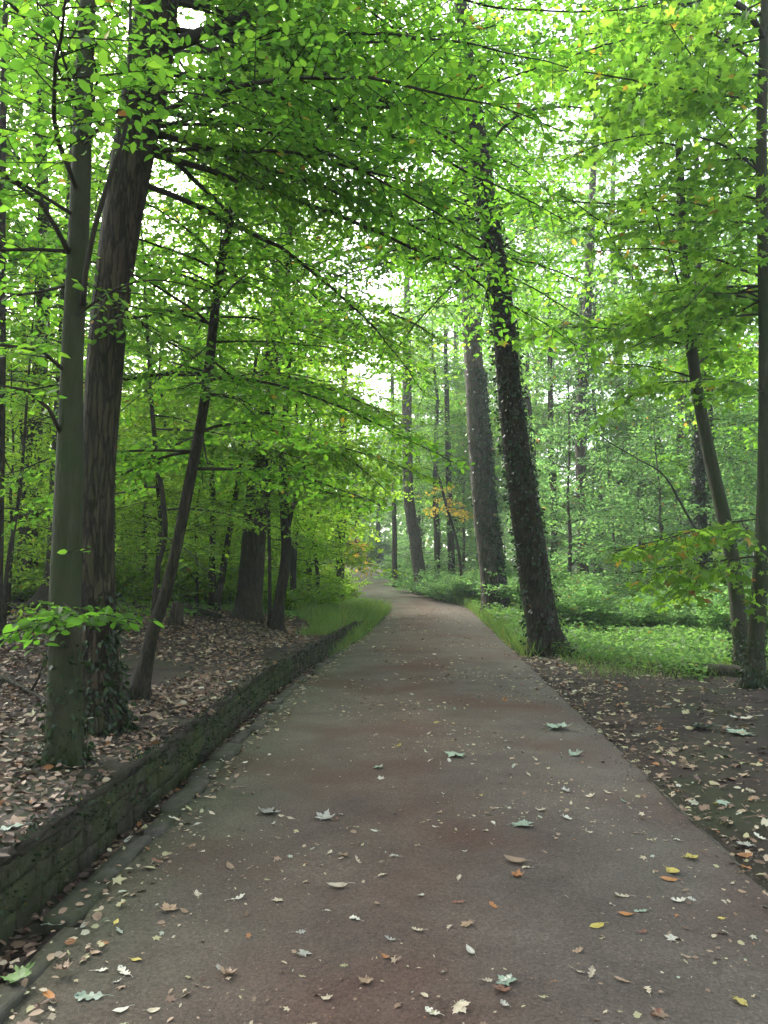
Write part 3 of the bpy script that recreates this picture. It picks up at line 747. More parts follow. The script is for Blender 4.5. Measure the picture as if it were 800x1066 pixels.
grow('maple_tree', 'straight slender maple trunk close beside the bowed one, low leafy branch reaching out', rows, M['bark_beech'], M['maple_leaf'], 18, .04, .35, .15, seed=62, spray_kw=MAPL,
     hand=[dict(p=[(792, 579, 10.6), (760, 582, 10.4), (716, 588, 10.2), (690, 592, 10.1), (655, 598, 10)], r=.014, r1=.005, kw=dict(droop=.5, sec=.95, step=.09, tint=(.62, .12, .04))),
           dict(p=[(792, 540, 10.6), (755, 545, 10.2), (700, 560, 9.9), (640, 575, 9.7)], r=.01, r1=.004, kw=dict(sec=.9, step=.09, droop=.4, tint=(.6, .14, .04))),
           dict(p=[(795, 40, 10.6), (780, 14, 10.2), (763, 0, 9.9), (735, -25, 9.6)], r=.05, r1=.035, leaf=False),
           dict(p=[(794, 112, 10.6), (770, 92, 10.2), (732, 73, 9.9), (716, 54, 9.7), (690, 20, 9.4)], r=.018, r1=.005),
           dict(p=[(796, 270, 10.6), (766, 277, 10.2), (745, 288, 10), (732, 300, 9.9), (705, 330, 9.7)], r=.018, r1=.005),
           dict(p=[(797, 410, 10.6), (787, 405, 10.4), (760, 397, 10.2), (732, 395, 10), (690, 400, 9.8)], r=.014, r1=.004),
           dict(p=[(793, 180, 10.6), (750, 150, 10), (690, 140, 9.5), (630, 150, 9.1), (585, 170, 8.9)], r=.018, r1=.005),
           dict(p=[(795, 105, 10.6), (720, 95, 10), (650, 85, 9.4), (590, 78, 9), (540, 90, 8.8)], r=.018, r1=.005),
           dict(p=[(795, 230, 10.6), (740, 215, 10.2), (690, 210, 9.9), (640, 220, 9.6)], r=.015, r1=.005),
           dict(p=[(795, 70, 10.6), (730, 30, 9.8), (660, 25, 9.2), (600, 40, 8.8), (550, 60, 8.6)], r=.018, r1=.005)],
     auto=dict(n=40, z=(4.0, 11), len=(1.5, 3.4), el=.15, sag=.25, az=(140, 55)), ivy=dict(n=420, z=(0, .7), pow=1.8, size=.06, out=.03))

# K, L and other trunks in the wood beyond the ivy trunk
FARK = dict(leaf=.18, space=.13, sec=1.7, step=.32, ter_step=.2, flat=.95, keep=.8)
small('pale_tree', 'straight pale trunk with a dark ivy sleeve alone in the green wood', [(606, 592, 14), (607, 560, 13), (605, 500, 12), (605, 430, 12), (609, 370, 12), (612, 310, 11), (615, 240, 10)], 32, 24, 71, 'bark_pale', 'far_leaf', n=22, z=(11, 23), ln=(3, 6), kw=FARK, ivy=dict(n=900, z=(7, 14), pow=1, size=.15, out=.1))
small('ivy_clad_tree', 'dark ivy covered trunk seen just behind the bowed maple', [(733, 640, 15), (732, 600, 13), (731, 560, 13), (729, 500, 12), (728, 440, 11), (728, 380, 10), (727, 300, 9)], 23, 18, 72, 'bark_dark', 'far_leaf', n=18, z=(8, 17), ln=(2.5, 5), kw=FARK, ivy=dict(n=2600, z=(0, 9), pow=.9, size=.11, out=.09),
      hand=[dict(p=[(730, 560, 23), (712, 529, 21), (692, 495, 20), (665, 478, 19.3), (638, 460, 19), (610, 440, 19)], r=.04, r1=.012, leaf=False)])
small('wood_tree', 'reddish brown trunk half hidden in leaves just past the leaning ivy trunk', [(578, 602, 9), (577, 560, 8), (576, 520, 7), (574, 470, 7), (573, 400, 6)], 38, 20, 73, 'bark_oak', 'far_leaf', n=14, z=(8, 19), ln=(3, 5), kw=FARK)
small('wood_tree', 'bluish grey trunk at the outside of the path bend, stoutest of its row', [(440, 612, 16), (436, 590, 14), (432, 560, 13), (426, 520, 12), (424, 450, 11), (424, 370, 10)], 44, 22, 74, 'bark_pale', 'far_leaf', n=22, z=(8, 21), ln=(2.5, 5), kw=FARK)
small('wood_tree', 'slim grey trunk at the bend nearest the rising path', [(412, 608, 7), (411, 590, 6), (411, 560, 6), (410, 500, 5), (409, 430, 5)], 50, 20, 75, 'bark_pale', 'far_leaf', n=14, z=(8, 19), ln=(3, 5), kw=FARK)
small('wood_tree', 'leafy dark trunk between the bend and the pale tall trunk', [(470, 610, 8), (470, 580, 8), (468, 520, 7), (466, 440, 6)], 46, 20, 77, 'bark_dark', 'far_leaf', n=30, z=(4, 19), ln=(3, 5), kw=FARK)
small('wood_tree', 'thin pale trunk in the wood framed between the pale ivy sleeve and bowed maple', [(652, 590, 7), (653, 540, 6), (654, 480, 6), (656, 400, 5)], 42, 19, 78, 'bark_pale', 'far_leaf', n=14, z=(7, 18), ln=(3, 5), kw=FARK)
small('wood_tree', 'grey trunk in the wood just short of the bowed maple', [(705, 590, 9), (706, 530, 8), (708, 470, 8), (710, 400, 7)], 34, 19, 79, 'bark_pale', 'far_leaf', n=14, z=(7, 18), ln=(3, 5), kw=FARK)
small('wood_tree', 'small dark trunk at the top of the path where it disappears', [(394, 583, 5), (394, 565, 5), (394, 540, 4), (395, 480, 4)], 93, 18, 80, 'bark_dark', 'far_leaf', n=16, z=(6, 17), ln=(3, 6), kw=dict(FARK, leaf=.25, space=.25))

YEL = dict(leaf=.16, space=.10, sec=.9, step=.2, ter_step=.14, tint=(.5, .25, .02), keep=1, flat=.7)
small('autumn_sapling', 'small tree with yellow autumn leaves hanging over the bend of the path', [(352, 612, 5), (353, 590, 4), (356, 570, 4), (360, 545, 3)], 35, 3.6, 91, leaf='gold_leaf', n=9, z=(1.7, 3.2), ln=(1.2, 2.6), kw=YEL, az=(0, 60), el=.0)
small('autumn_sapling', 'thin young tree with a band of orange yellow leaves across the bend', [(483, 612, 4), (477, 570, 3), (466, 530, 3), (458, 500, 3)], 38, 6.0, 92, leaf='gold_leaf', n=8, z=(4.2, 5.6), ln=(1.0, 1.9), kw=dict(YEL, tint=(.55, .2, .06)), el=.0)

# ------------------------------------------------------------------ prototypes copied through the wood
def copy_tree(o, loc, rz, sc, label=None, group=None):
    c = o.copy(); COL.objects.link(c)
    c.location = loc; c.rotation_euler = (0, 0, rz); c.scale = (sc, sc, sc)
    if label: c['label'] = label
    if group: c['group'] = group
    for ch in o.children:
        k = ch.copy(); COL.objects.link(k); k.parent = c
    return c


def proto(name, label, h, r, bark, leaf, n, z, ln, kw, seed, lean=.04, ivy=None, el=.05):
    g = np.random.default_rng(seed)
    zb = float(zg(0, 200.0))
    rows = np.array([[0, 200, zb - .1, r]] + [[g.normal(0, lean * hh * .4), 200 + g.normal(0, lean * hh * .4), zb + hh, r * (1 - .8 * hh / h)] for hh in np.linspace(h * .15, h, 6)])
    return grow(name, label, rows, M[bark], M[leaf], 10, .06, .5, .3, seed=seed, auto=dict(n=n, z=z, len=ln, el=el, even=True, merge=True), spray_kw=dict(BEECH, **kw), ivy=ivy, step=.5)


gp = np.random.default_rng(77)
UND = dict(leaf=.125, space=.085, sec=1.15, step=.21, ter_step=.14, tint=(.60, .16, .006), flat=.95, keep=.6)
und = [proto('understory_tree', 'x', 7.5, .07, 'bark_dark', 'backlit_leaf', 40, (.6, 7.2), (1.5, 3.2), UND, 201, el=.15),
       proto('understory_tree', 'x', 6.0, .05, 'bark_dark', 'backlit_leaf', 38, (.4, 5.8), (1.2, 2.8), UND, 202, el=.25),
       proto('understory_tree', 'x', 9.5, .10, 'bark_dark', 'backlit_leaf', 42, (1.6, 9.2), (1.8, 3.8), UND, 203, el=.2)]
UNR = dict(UND, tint=(.5, .2, .006), flat=1.0, keep=.65)
unr = [proto('understory_tree', 'x', 7.0, .07, 'bark_pale', 'shrub_leaf', 42, (.5, 6.8), (1.4, 3.0), UNR, 204, el=.3),
       proto('understory_tree', 'x', 9.0, .09, 'bark_pale', 'shrub_leaf', 44, (.8, 8.8), (1.6, 3.4), UNR, 205, el=.35)]
TAL = dict(leaf=.22, space=.16, sec=1.9, step=.36, ter_step=.24, tint=(.5, .18, .01), flat=1.0, keep=.8)
tal = [proto('wood_tree', 'x', 21, .24, 'bark_pale', 'far_leaf', 48, (4, 20), (2.5, 5.5), TAL, 211, .03, el=.45),
       proto('wood_tree', 'x', 18, .20, 'bark_dark', 'far_leaf', 46, (3, 17.5), (2.5, 5), TAL, 212, .03, el=.5),
       proto('wood_tree', 'x', 24, .30, 'bark_oak', 'far_leaf', 50, (6, 23.5), (3, 6), TAL, 213, .03, el=.45)]
CAN = dict(leaf=.14, space=.10, sec=1.3, step=.22, ter_step=.15, tint=(.5, .18, .008), flat=.9, keep=.6)
can = [proto('canopy_tree', 'x', 15, .17, 'bark_dark', 'beech_leaf', 52, (4.6, 14.6), (2.2, 4.6), CAN, 221, .03, el=.3),
       proto('canopy_tree', 'x', 18, .21, 'bark_oak', 'beech_leaf', 54, (6.5, 17.6), (2.4, 5.0), CAN, 222, .03, el=.35)]


def place(proto_list, px, d, sc, label, group, used=[]):
    p = at(px, 595, d); x, y = float(p[0]), float(d)
    o = proto_list[int(gp.integers(len(proto_list)))]
    return copy_tree(o, (x, y, float(zg(x, y)) - .05), gp.uniform(0, 6.28), sc * gp.uniform(.88, 1.12), label, group)


for px, d in [(-90, 13), (30, 16), (-120, 20), (-40, 18), (70, 23), (200, 30)]:
    place(can, px, d, 1.0, 'broad leafy tree filling the canopy behind the bank trunks', 'canopy trees behind the bank')
for px, d in [(860, 16), (910, 20), (748, 30), (690, 37), (556, 40), (625, 44), (500, 48), (475, 54), (455, 46)]:
    place(can, px, d, 1.0, 'broad leafy tree filling the canopy past the ivy trunk', 'canopy trees past the ivy trunk')
# sunny understory beyond the bank
UL = [(-60, 16), (20, 15), (95, 17), (130, 22), (165, 16.5), (205, 23), (240, 26), (190, 30), (120, 29), (60, 24), (0, 20), (-60, 25), (306, 24), (322, 30), (285, 33), (240, 38), (170, 40), (90, 38), (20, 34), (-70, 38),
      (322, 42), (295, 47), (45, 19), (145, 26), (215, 33), (265, 29), (70, 31), (10, 12.5), (118, 15), (205, 18.5), (150, 19.5), (240, 21.5), (180, 25), (60, 20), (330, 27), (95, 23), (-30, 18), (250, 50), (150, 50), (40, 48), (-40, 50), (335, 80), (310, 62)]
for px, d in UL:
    place(und, px, d, (.55 + .025 * (d - 12)) if d < 22 else 1.0 if d < 28 else 1.25, 'bright leafy understory tree in the thicket beyond the crest of the bank' if d < 28 else 'thin leafy tree in the deep thicket far behind the bank', 'understory trees beyond the bank' if d < 28 else 'thicket trees far behind the bank')
UR = [(560, 34), (592, 27), (640, 28), (690, 26), (745, 27), (800, 22), (850, 24), (670, 36), (720, 40), (620, 42), (482, 46), (540, 44), (780, 34), (840, 38), (458, 52), (505, 54), (665, 31), (715, 32), (760, 42), (580, 50), (640, 52), (700, 54), (440, 60), (430, 72), (800, 52), (470, 66), (525, 62)]
for px, d in UR:
    place(unr, px, d, .9 if d < 35 else 1.2, 'green understory tree among the shrubs past the leaning ivy trunk' if d < 35 else 'thin hazy tree deep in the wood past the ivy trunk', 'understory trees past the ivy trunk' if d < 35 else 'hazy trees deep in the wood')
TL = [(330, 66), (20, 33), (300, 50), (60, 58), (150, 62), (230, 58), (300, 60), (335, 64), (10, 66), (-60, 60), (372, 88), (395, 96), (345, 84), (290, 78), (190, 80), (100, 84)]
for px, d in TL:
    place(tal, px, d, 1.0, 'tall tree whose crown closes the canopy over the bank', 'tall trees behind the bank')
TR = [(434, 58), (548, 46), (650, 47), (770, 44), (850, 37), (480, 56), (470, 64), (520, 58), (560, 62), (610, 60), (660, 62), (720, 58), (780, 60), (850, 62), (440, 72), (490, 76), (560, 78), (630, 80), (700, 74), (770, 80), (425, 84), (410, 96)]
for px, d in TR:
    place(tal, px, d, 1.25 if d < 60 else 1.0, 'tall tree of the hazy wood behind the green shrubs', 'tall trees of the hazy wood')
for o in und + unr + tal + can:          # the patterns stood far outside the view; take them away
    for ch in list(o.children): bpy.data.objects.remove(ch)
    bpy.data.objects.remove(o)

# far-off wood that closes the view
g = np.random.default_rng(91)
n = 90000
ang = np.radians(g.uniform(-46, 46, n)); dist = g.uniform(88, 135, n)
X, Y = np.sin(ang) * dist, np.cos(ang) * dist
top = 15 + 4 * np.sin(ang * 17) + 3 * np.sin(ang * 41 + 1)
Z = zg(X, Y) + top * g.random(n) ** .8
# unseen wood behind the viewpoint, added to keep rear sky light off the trunks
k = 9000; t_ = g.random(k)
Xb = g.uniform(-45, 45, k); Yb = -7 - 30 * t_; Zb = 1.0 + 19 * g.random(k)
sd = g.random(k) < .35; Xb[sd] = np.sign(Xb[sd]) * g.uniform(16, 32, sd.sum()); Yb[sd] = g.uniform(-8, 1, sd.sum())
X = np.concatenate([X, Xb]); Y = np.concatenate([Y, Yb]); Z = np.concatenate([Z, Zb]); n += k
mb = MB()
put_leaves(mb, np.stack([X, Y, Z], 1), unit(g.normal(size=(n, 3))), unit(g.normal(size=(n, 3)) + [0, 0, .6]), g.uniform(.5, 1.0, n), tints(n, .45, .2, .01, g), DIAM)
tag(link('woods', mb.build('woods'), M['far_leaf']), kind='stuff')

# ------------------------------------------------------------------ shrubs
def shrub_proto(name, h, r, leaf, space, seed, mat, shape=OVAL, tint=(.5, .2, .008), nst=34):
    g = np.random.default_rng(seed)
    t = thing(name, 'x', 'shrub')
    lm, tw = MB(), MB(); brs = []
    for i in range(nst):
        az = g.uniform(0, 6.283); el = g.uniform(.45, 1.4); ln = h * g.uniform(.7, 1.35) / max(.7, math.sin(el)) * .85
        d = np.array([math.cos(az) * math.cos(el) * r / h * 1.3, math.sin(az) * math.cos(el) * r / h * 1.3, math.sin(el)])
        s = np.linspace(0, 1, 8)
        B = d[None] * s[:, None] * ln + np.array([0, 0, -.25 * ln]) * (s ** 2)[:, None] + g.normal(0, .015, (8, 3)) + [0, 250, 0]
        tube(tw, B, np.linspace(.012, .004, 8), 4); brs.append(B)
    spray(lm, tw, brs, g, leaf=leaf, sec=.5 * h, step=.085 * h, ter_step=.08, space=space, tint=tint, shape=shape, t0=.15, flat=.5)
    link('stems', tw.build('stems', False, (0, 250, 0)), M['twig'], t); link('foliage', lm.build('foliage', False, (0, 250, 0)), M[mat], t)
    return t


shr = [shrub_proto('shrub', 1.5, 1.1, .10, .06, 301, 'shrub_leaf'), shrub_proto('shrub', 1.1, 1.0, .085, .055, 302, 'shrub_leaf'), shrub_proto('shrub', 2.3, 1.4, .12, .07, 303, 'shrub_leaf', tint=(.58, .2, .012))]
SH = [  # px, depth, scale, zone
    (595, 24, .8, 0), (625, 22, .7, 0), (655, 21, .85, 0), (690, 20, .6, 0), (725, 21.5, .8, 0), (760, 19, .9, 0), (800, 17.5, .8, 0), (610, 21, .7, 0), (645, 23.5, 1, 0), (675, 23, .9, 0), (708, 22.5, 1, 0), (742, 23, 1.1, 0), (780, 22, 1, 0), (575, 27, 1, 0), (620, 25.5, 1.1, 0), (665, 28, 1.3, 0), (735, 29, 1.3, 0), (800, 26, 1.3, 0), (635, 27, 1, 0), (700, 26, 1.1, 0), (770, 25, 1.1, 0), (590, 30, 1, 0),
    (545, 31, .9, 1), (530, 36, 1.1, 1), (490, 37, .9, 1), (470, 39, 1.1, 1), (455, 42, 1.2, 1), (440, 46, 1.2, 1), (425, 52, 1.3, 1), (480, 46, 1.4, 1), (510, 44, 1.4, 1), (500, 40, .8, 1), (460, 52, 1.5, 1), (415, 62, 1.2, 1),
    (345, 36, .8, 2), (330, 31, .9, 2), (326, 43, .9, 2), (312, 49, 1.2, 2), (316, 60, 1.4, 2), (310, 27, .8, 2), (320, 38, 1.2, 2), (285, 30, 1, 2),
    (170, 19, .8, 3), (208, 20.5, .9, 3), (140, 21, .9, 3), (50, 17, .8, 3), (240, 22.5, 1, 3), (100, 20, .9, 3), (5, 15, .8, 3), (300, 24, 1, 3), (190, 22, .9, 3), (120, 19.5, .8, 3), (235, 25, .9, 3), (20, 18, .8, 3), (150, 25, 1.1, 3), (75, 22, 1, 3), (-20, 21, 1, 3), (265, 27, 1, 3), (384, 97, 1.9, 4), (412, 88, 1.7, 4), (400, 96, 2.2, 4), (366, 106, 2.4, 4)]
SHL = [('green shrub rising from the ground cover past the leaning ivy trunk', 'shrubs in the ground cover'), ('bluish green shrub massed at the outside of the path bend', 'shrubs at the path bend'),
       ('bright shrub behind the grassy verge where the path bends', 'shrubs behind the grassy verge'), ('leafy shrub along the crest of the littered bank', 'shrubs along the bank crest'), ('small shrub where the path disappears at its top', 'shrubs at the top of the path')]
shl = [shrub_proto('shrub', 1.5, 1.1, .10, .06, 304, 'backlit_leaf', tint=(.6, .2, .01)), shrub_proto('shrub', 2.3, 1.4, .12, .07, 305, 'backlit_leaf', tint=(.6, .2, .01))]
for px, d, sc, zn in SH:
    p = at(px, 595, d); x = float(p[0])
    o = shl[int(gp.integers(2))] if zn in (2, 3) else shr[int(gp.integers(3))]
    copy_tree(o, (x, d, float(zg(x, d)) - .03), gp.uniform(0, 6.28), sc, *SHL[zn])
for o in shr + shl:
    for ch in list(o.children): bpy.data.objects.remove(ch)
    bpy.data.objects.remove(o)

# ------------------------------------------------------------------ low green growth
g = np.random.default_rng(17)
mb = MB()
def cover(n, u0, u1, y0, y1, cond, size, hmax):
    y = g.uniform(y0, y1, n); u = u0 + (u1 - u0) * g.random(n); x = xc(y) + u * WF(y)
    ok = cond(x, y, u); x, y, u = x[ok], y[ok], u[ok]
    patch = .5 + .5 * np.sin(x * 1.9 + np.sin(y * 1.3) * 2) * np.sin(y * 1.5 + x * .6)
    h = hmax * (.25 + .75 * patch) * g.random(len(x)) ** .8
    P = np.stack([x, y, zg(x, y) + .01 + h], 1)
    D = unit(np.stack([g.normal(size=len(x)), g.normal(size=len(x)), g.normal(0, .35, len(x))], 1))
    put_leaves(mb, P, D, unit(g.normal(0, .4, P.shape) + [0, 0, 1]), size * g.uniform(.6, 1.4, len(x)), tints(len(x), .35 + .3 * patch.mean() + .0, .2, .006, g), OVAL)
front = lambda x: 12.3 + 1.0 * np.sin(x * 1.1) + .5 * np.sin(x * 2.7)
cover(42000, 1.75, 13, 11, 19, lambda x, y, u: (y > front(x)) & (u > 1.75 + np.maximum(0, 15.5 - y) * .5), .08, .42)
cover(34000, 1.7, 24, 19, 32, lambda x, y, u: u > 1.75 + .2 * np.sin(y * 2), .12, .6)
cover(16000, 1.7, 35, 32, 60, lambda x, y, u: u > 1.8, .2, .6)
cover(5000, -5.5, -1.75, 19, 34, lambda x, y, u: u < -1.8 - .15 * np.sin(y * 2), .09, .22)
cover(12000, -16, -2.3, 30, 75, lambda x, y, u: u < -2.3, .16, .26)
cover(9000, -14, -5, 15, 32, lambda x, y, u: y > 16.5 + u * .25, .13, .3)
tag(link('ground_cover', mb.build('ground_cover'), M['cover_leaf']), kind='stuff')

mb = MB()
def blades(n, u0, u1, y0, y1, ln, cond=None):
    y = g.uniform(y0, y1, n); u = g.uniform(u0, u1, n); x = xc(y) + u * WF(y)
    if cond is not None:
        ok = cond(x, y, u); x, y = x[ok], y[ok]
    n = len(x)
    D = unit(np.stack([g.normal(0, .55, n), g.normal(0, .55, n), np.ones(n)], 1))
    put_leaves(mb, np.stack([x, y, zg(x, y) - .01], 1), D, unit(np.stack([g.normal(size=n), g.normal(size=n), .2 * np.ones(n)], 1)), ln * g.uniform(.5, 1.4, n), tints(n, .5, .22, .02, g), BLADE)
blades(9000, 1.62, 3.2, 14.5, 34, .32, lambda x, y, u: u < 1.9 + 1.1 * np.abs(np.sin(y * .8)) + 0 * x)
blades(9000, -5.2, -1.7, 17.5, 34, .40, lambda x, y, u: (u > -2.6 - (y - 17) * .25))
blades(2500, -2.7, -1.85, 15.5, 20, .22)
blades(5000, 1.7, 3.5, 34, 70, .5)
blades(3000, -4.0, -1.8, 34, 75, .22)
blades(2500, 2.2, 6.5, 11.5, 14.5, .16)
tag(link('grass', mb.build('grass'), M['grass']), kind='stuff')

# ------------------------------------------------------------------ leaf litter
mb = MB()
def litter(n, u0, u1, y0, y1, size, zf, tint, cond=None, pw=1.0, tilt=.45, shape=OVAL, lift=.012):
    y = y0 + (y1 - y0) * g.random(n) ** pw; u = g.uniform(u0, u1, n); x = xc(y) + u + np.where(u < -2.05, WS(y), np.where(u < -1.3, KS(y), 0))
    if cond is not None:
        ok = cond(x, y, u); x, y, u = x[ok], y[ok], u[ok]
    n = len(x)
    az = g.uniform(0, 6.283, n)
    D = np.stack([np.cos(az), np.sin(az), g.normal(0, .18, n)], 1)
    t = np.clip(g.normal(tint[0], tint[1], n), 0, .92); o = g.random(n) < .03; t[o] = 1.0
    P = np.stack([x, y, zf(x, y) + np.abs(g.normal(0, lift, n)) + .004], 1); NN = unit(g.normal(0, tilt, (n, 3)) + [0, 0, 1]); sz = size * g.uniform(.45, 1.4, n)
    if shape is MAPLE:
        pick = g.integers(0, len(MIX), n)
        for j, sh in enumerate(MIX):
            q = pick == j; put_leaves(mb, P[q], D[q], NN[q], sz[q], t[q], sh)
    else: put_leaves(mb, P, D, NN, sz, t, shape)
bank_thin = lambda x, y, u: (np.sin(x * 1.7 + 1) * np.sin(y * 1.1) + np.sin(x * .8 - y * .6)) > -1.25 + .8 * g.random(len(x))
litter(15000, -9, -2.12, 2.5, 10, .05, zg, (.30, .22), bank_thin)
litter(5000, -9, -2.12, 2.5, 10, .075, zg, (.42, .24), bank_thin, 1.0, .6, MAPLE)
litter(24000, -13, -2.12, 8, 20, .07, zg, (.36, .24), bank_thin, 1.0, .6)
litter(6000, -13, -2.12, 6, 20, .085, zg, (.50, .22), bank_thin, 1.0, .7, MAPLE)
litter(2600, -2.04, -1.78, 1.5, 18, .055, zg, (.2, .2), None, 1.5)
litter(3800, 1.66, 9, 3.2, 13.5, .04, zg, (.30, .30), None, 1.0, .3)
litter(2000, 1.66, 9, 3.2, 14.5, .085, zg, (.58, .28), None, 1.0, .35, MAPLE)
litter(2600, 1.42, 1.80, 2.8, 15, .022, lambda x, y: np.maximum(zg(x, y), pz(x, y)) + .001, (.06, .08), lambda x, y, u: u > 1.55 + .16 * np.sin(y * 2.9) * np.sin(y * 7.1 + 1) - .1 * g.random(len(x)), 1.2, .3, DIAM, .004)
litter(900, 1.58, 2.3, 3, 16, .06, zg, (.62, .28), None, 1.0, .4, MAPLE)
litter(500, 1.5, 2.0, 14, 34, .09, zg, (.68, .25), None, 1.0, .4, MAPLE)
litter(900, -1.80, -1.45, 1.8, 20, .04, lambda x, y: pz(x, y) + .004, (.6, .26), None, 1.4)
litter(350, -1.80, -1.35, 1.8, 20, .06, lambda x, y: pz(x, y) + .004, (.66, .26), None, 1.4, .4, MAPLE)
for n_, ua, ub, ya, yb in ((900, -8, -2.1, 3, 16), (450, 1.65, 8, 3.3, 13)):     # broken twigs among the leaves
    y = g.uniform(ya, yb, n_); x = xc(y) + g.uniform(ua, ub, n_); az = g.uniform(0, 6.28, n_); ln = g.uniform(.04, .22, n_)
    a = np.stack([x, y, zg(x, y) + .012], 1); dx, dy = np.cos(az) * ln, np.sin(az) * ln
    b = np.stack([x + dx, y + dy, zg(x + dx, y + dy) + .016], 1); ok = np.abs(b[:, 2] - a[:, 2]) < .05
    sticks(mb, a[ok], b[ok], .003 + .01 * ln[ok], .002 + .006 * ln[ok], .22)
tag(link('leaf_litter', mb.build('leaf_litter'), M['litter']), kind='stuff')
mb = MB()   # leaf scraps too small to count, trodden over the path
clump = lambda x, y, u: (np.sin(x * 2.3 + y * .9) + np.sin(y * 2.9 - x * 1.3) + g.normal(0, .8, len(x))) > .3
litter(2400, -1.5, 1.55, 2.2, 13, .032, lambda x, y: pz(x, y) + .002, (.66, .24), clump, 1.2, .35, MAPLE, .003)
litter(4200, -1.5, 1.55, 2.2, 11, .014, lambda x, y: pz(x, y) + .002, (.5, .3), clump, 1.2, .3, DIAM, .002)
litter(2200, -1.5, 1.55, 9, 33, .06, lambda x, y: pz(x, y) + .002, (.66, .24), clump, 1.0, .35, MAPLE, .004)
tag(link('leaf_scraps', mb.build('leaf_scraps'), M['litter']), kind='stuff')

# ------------------------------------------------------------------ fallen leaves one can count
def outline(kind):
    if kind == 'maple':
        half = [(0, 0), (-.10, .14), (.0, .22), (-.08, .40), (.08, .36), (.14, .26), (.28, .30), (.34, .46), (.46, .46), (.60, .62), (.62, .46), (.72, .40), (.60, .30), (.56, .17), (.70, .18), (.80, .20), (.84, .10), (1.0, 0)]
    elif kind == 'oak':
        half = [(0, 0), (.10, .05), (.18, .16), (.26, .17), (.30, .09), (.38, .10), (.46, .24), (.54, .25), (.57, .12), (.64, .13), (.72, .25), (.80, .24), (.82, .13), (.92, .12), (1.0, 0)]
    else:
        half = [(0, 0), (.08, .09), (.22, .19), (.40, .24), (.58, .23), (.76, .16), (.9, .07), (1.0, 0)]
    return np.array(half)


def fallen_mesh(kind, curl, fold, g):
    h = outline(kind)
    spine = np.stack([h[:, 0], 0 * h[:, 0]], 1)
    inner = np.stack([h[:, 0] * .85 + .06, h[:, 1] * .5], 1)
    cols = [np.stack([h[:, 0], -h[:, 1]], 1), np.stack([inner[:, 0], -inner[:, 1]], 1), np.stack([np.clip(h[:, 0], 0, 1), 0 * h[:, 0]], 1), inner, h]
    V = np.array(cols); n = len(h)
    x, y = V[..., 0], V[..., 1]
    ph = g.uniform(0, 6.28, 3)
    z = fold * np.abs(y) + curl * ((x - .45) ** 2) * 1.6 + .035 * np.sin(9 * x + ph[0]) * np.sin(8 * y + ph[1]) + curl * .9 * y ** 2
    W = np.stack([x - .45, y, z - z.min() + .01], -1).reshape(-1, 3)
    q = []
    for c in range(4):
        for i in range(n - 1): q += [c * n + i, c * n + i + 1, (c + 1) * n + i + 1, (c + 1) * n + i]
    W2 = np.vstack([W])
    mb = MB(); mb.add(W2, q, np.full(4 * (n - 1), 4))
    # stalk
    a = np.array([-.45, 0, z[2, 0] - z.min() + .012]); pts = np.array([a, a + [-.15, .01, .01], a + [-.32, .05, -.002]])
    tube(mb, pts, np.array([.014, .011, .012]), 4)
    me = mb.build('fallen_leaf', True); me.materials.append(M['fallen'])
    return me


gl = np.random.default_rng(5)
LM = {k: [fallen_mesh(k, c, f, gl) for c, f in ((.12, .05), (.35, .15), (-.2, .12), (.55, .35))] for k in ('maple', 'oak', 'oval')}
COLS = dict(mint=(.25, .32, .23), green=(.12, .22, .05), yellow=(.45, .36, .07), orange=(.36, .15, .04), rust=(.19, .08, .045), tan=(.30, .20, .12), cream=(.50, .42, .29), grey=(.34, .33, .27), white=(.55, .52, .41))
GWORD = dict(mint='pale mint green', green='fresh green', yellow='yellow', orange='orange', rust='rust brown', tan='tan', cream='cream', grey='grey green', white='whitish')
NL = 0
def fallen(x, y, kind, col, size, label, group, jit=.1, var=None):
    global NL
    me = LM[kind][int(gl.integers(4)) if var is None else var]
    o = link('fallen_leaf', me)
    u = x - float(xc(y))
    z = float(pz(x, y)) + .003 if -1.55 < u < 1.57 else max(float(zg(x, y)), float(zg(x, y - .04))) + .012
    if -1.80 < u < -1.5: z = max(z, float(zc(y)) + .012)
    o.location = (x, y, z)
    o.rotation_euler = (gl.normal(0, jit), gl.normal(0, jit), gl.uniform(0, 6.28)); o.scale = (size,) * 3
    c = np.array(COLS[col]) * gl.uniform(.8, 1.15)
    o.color = (*c, 1)
    tag(o, label, 'leaf', group); NL += 1
    return o


def ground_at(px, py, z0=0.0):
    x, u = (px - 400) / F, (533 - py) / F
    r = np.array([x, CP - u * SP, SP + u * CP]); k = (z0 - CAMZ) / r[2]
    return CAM[0] + r[0] * k, r[1] * k


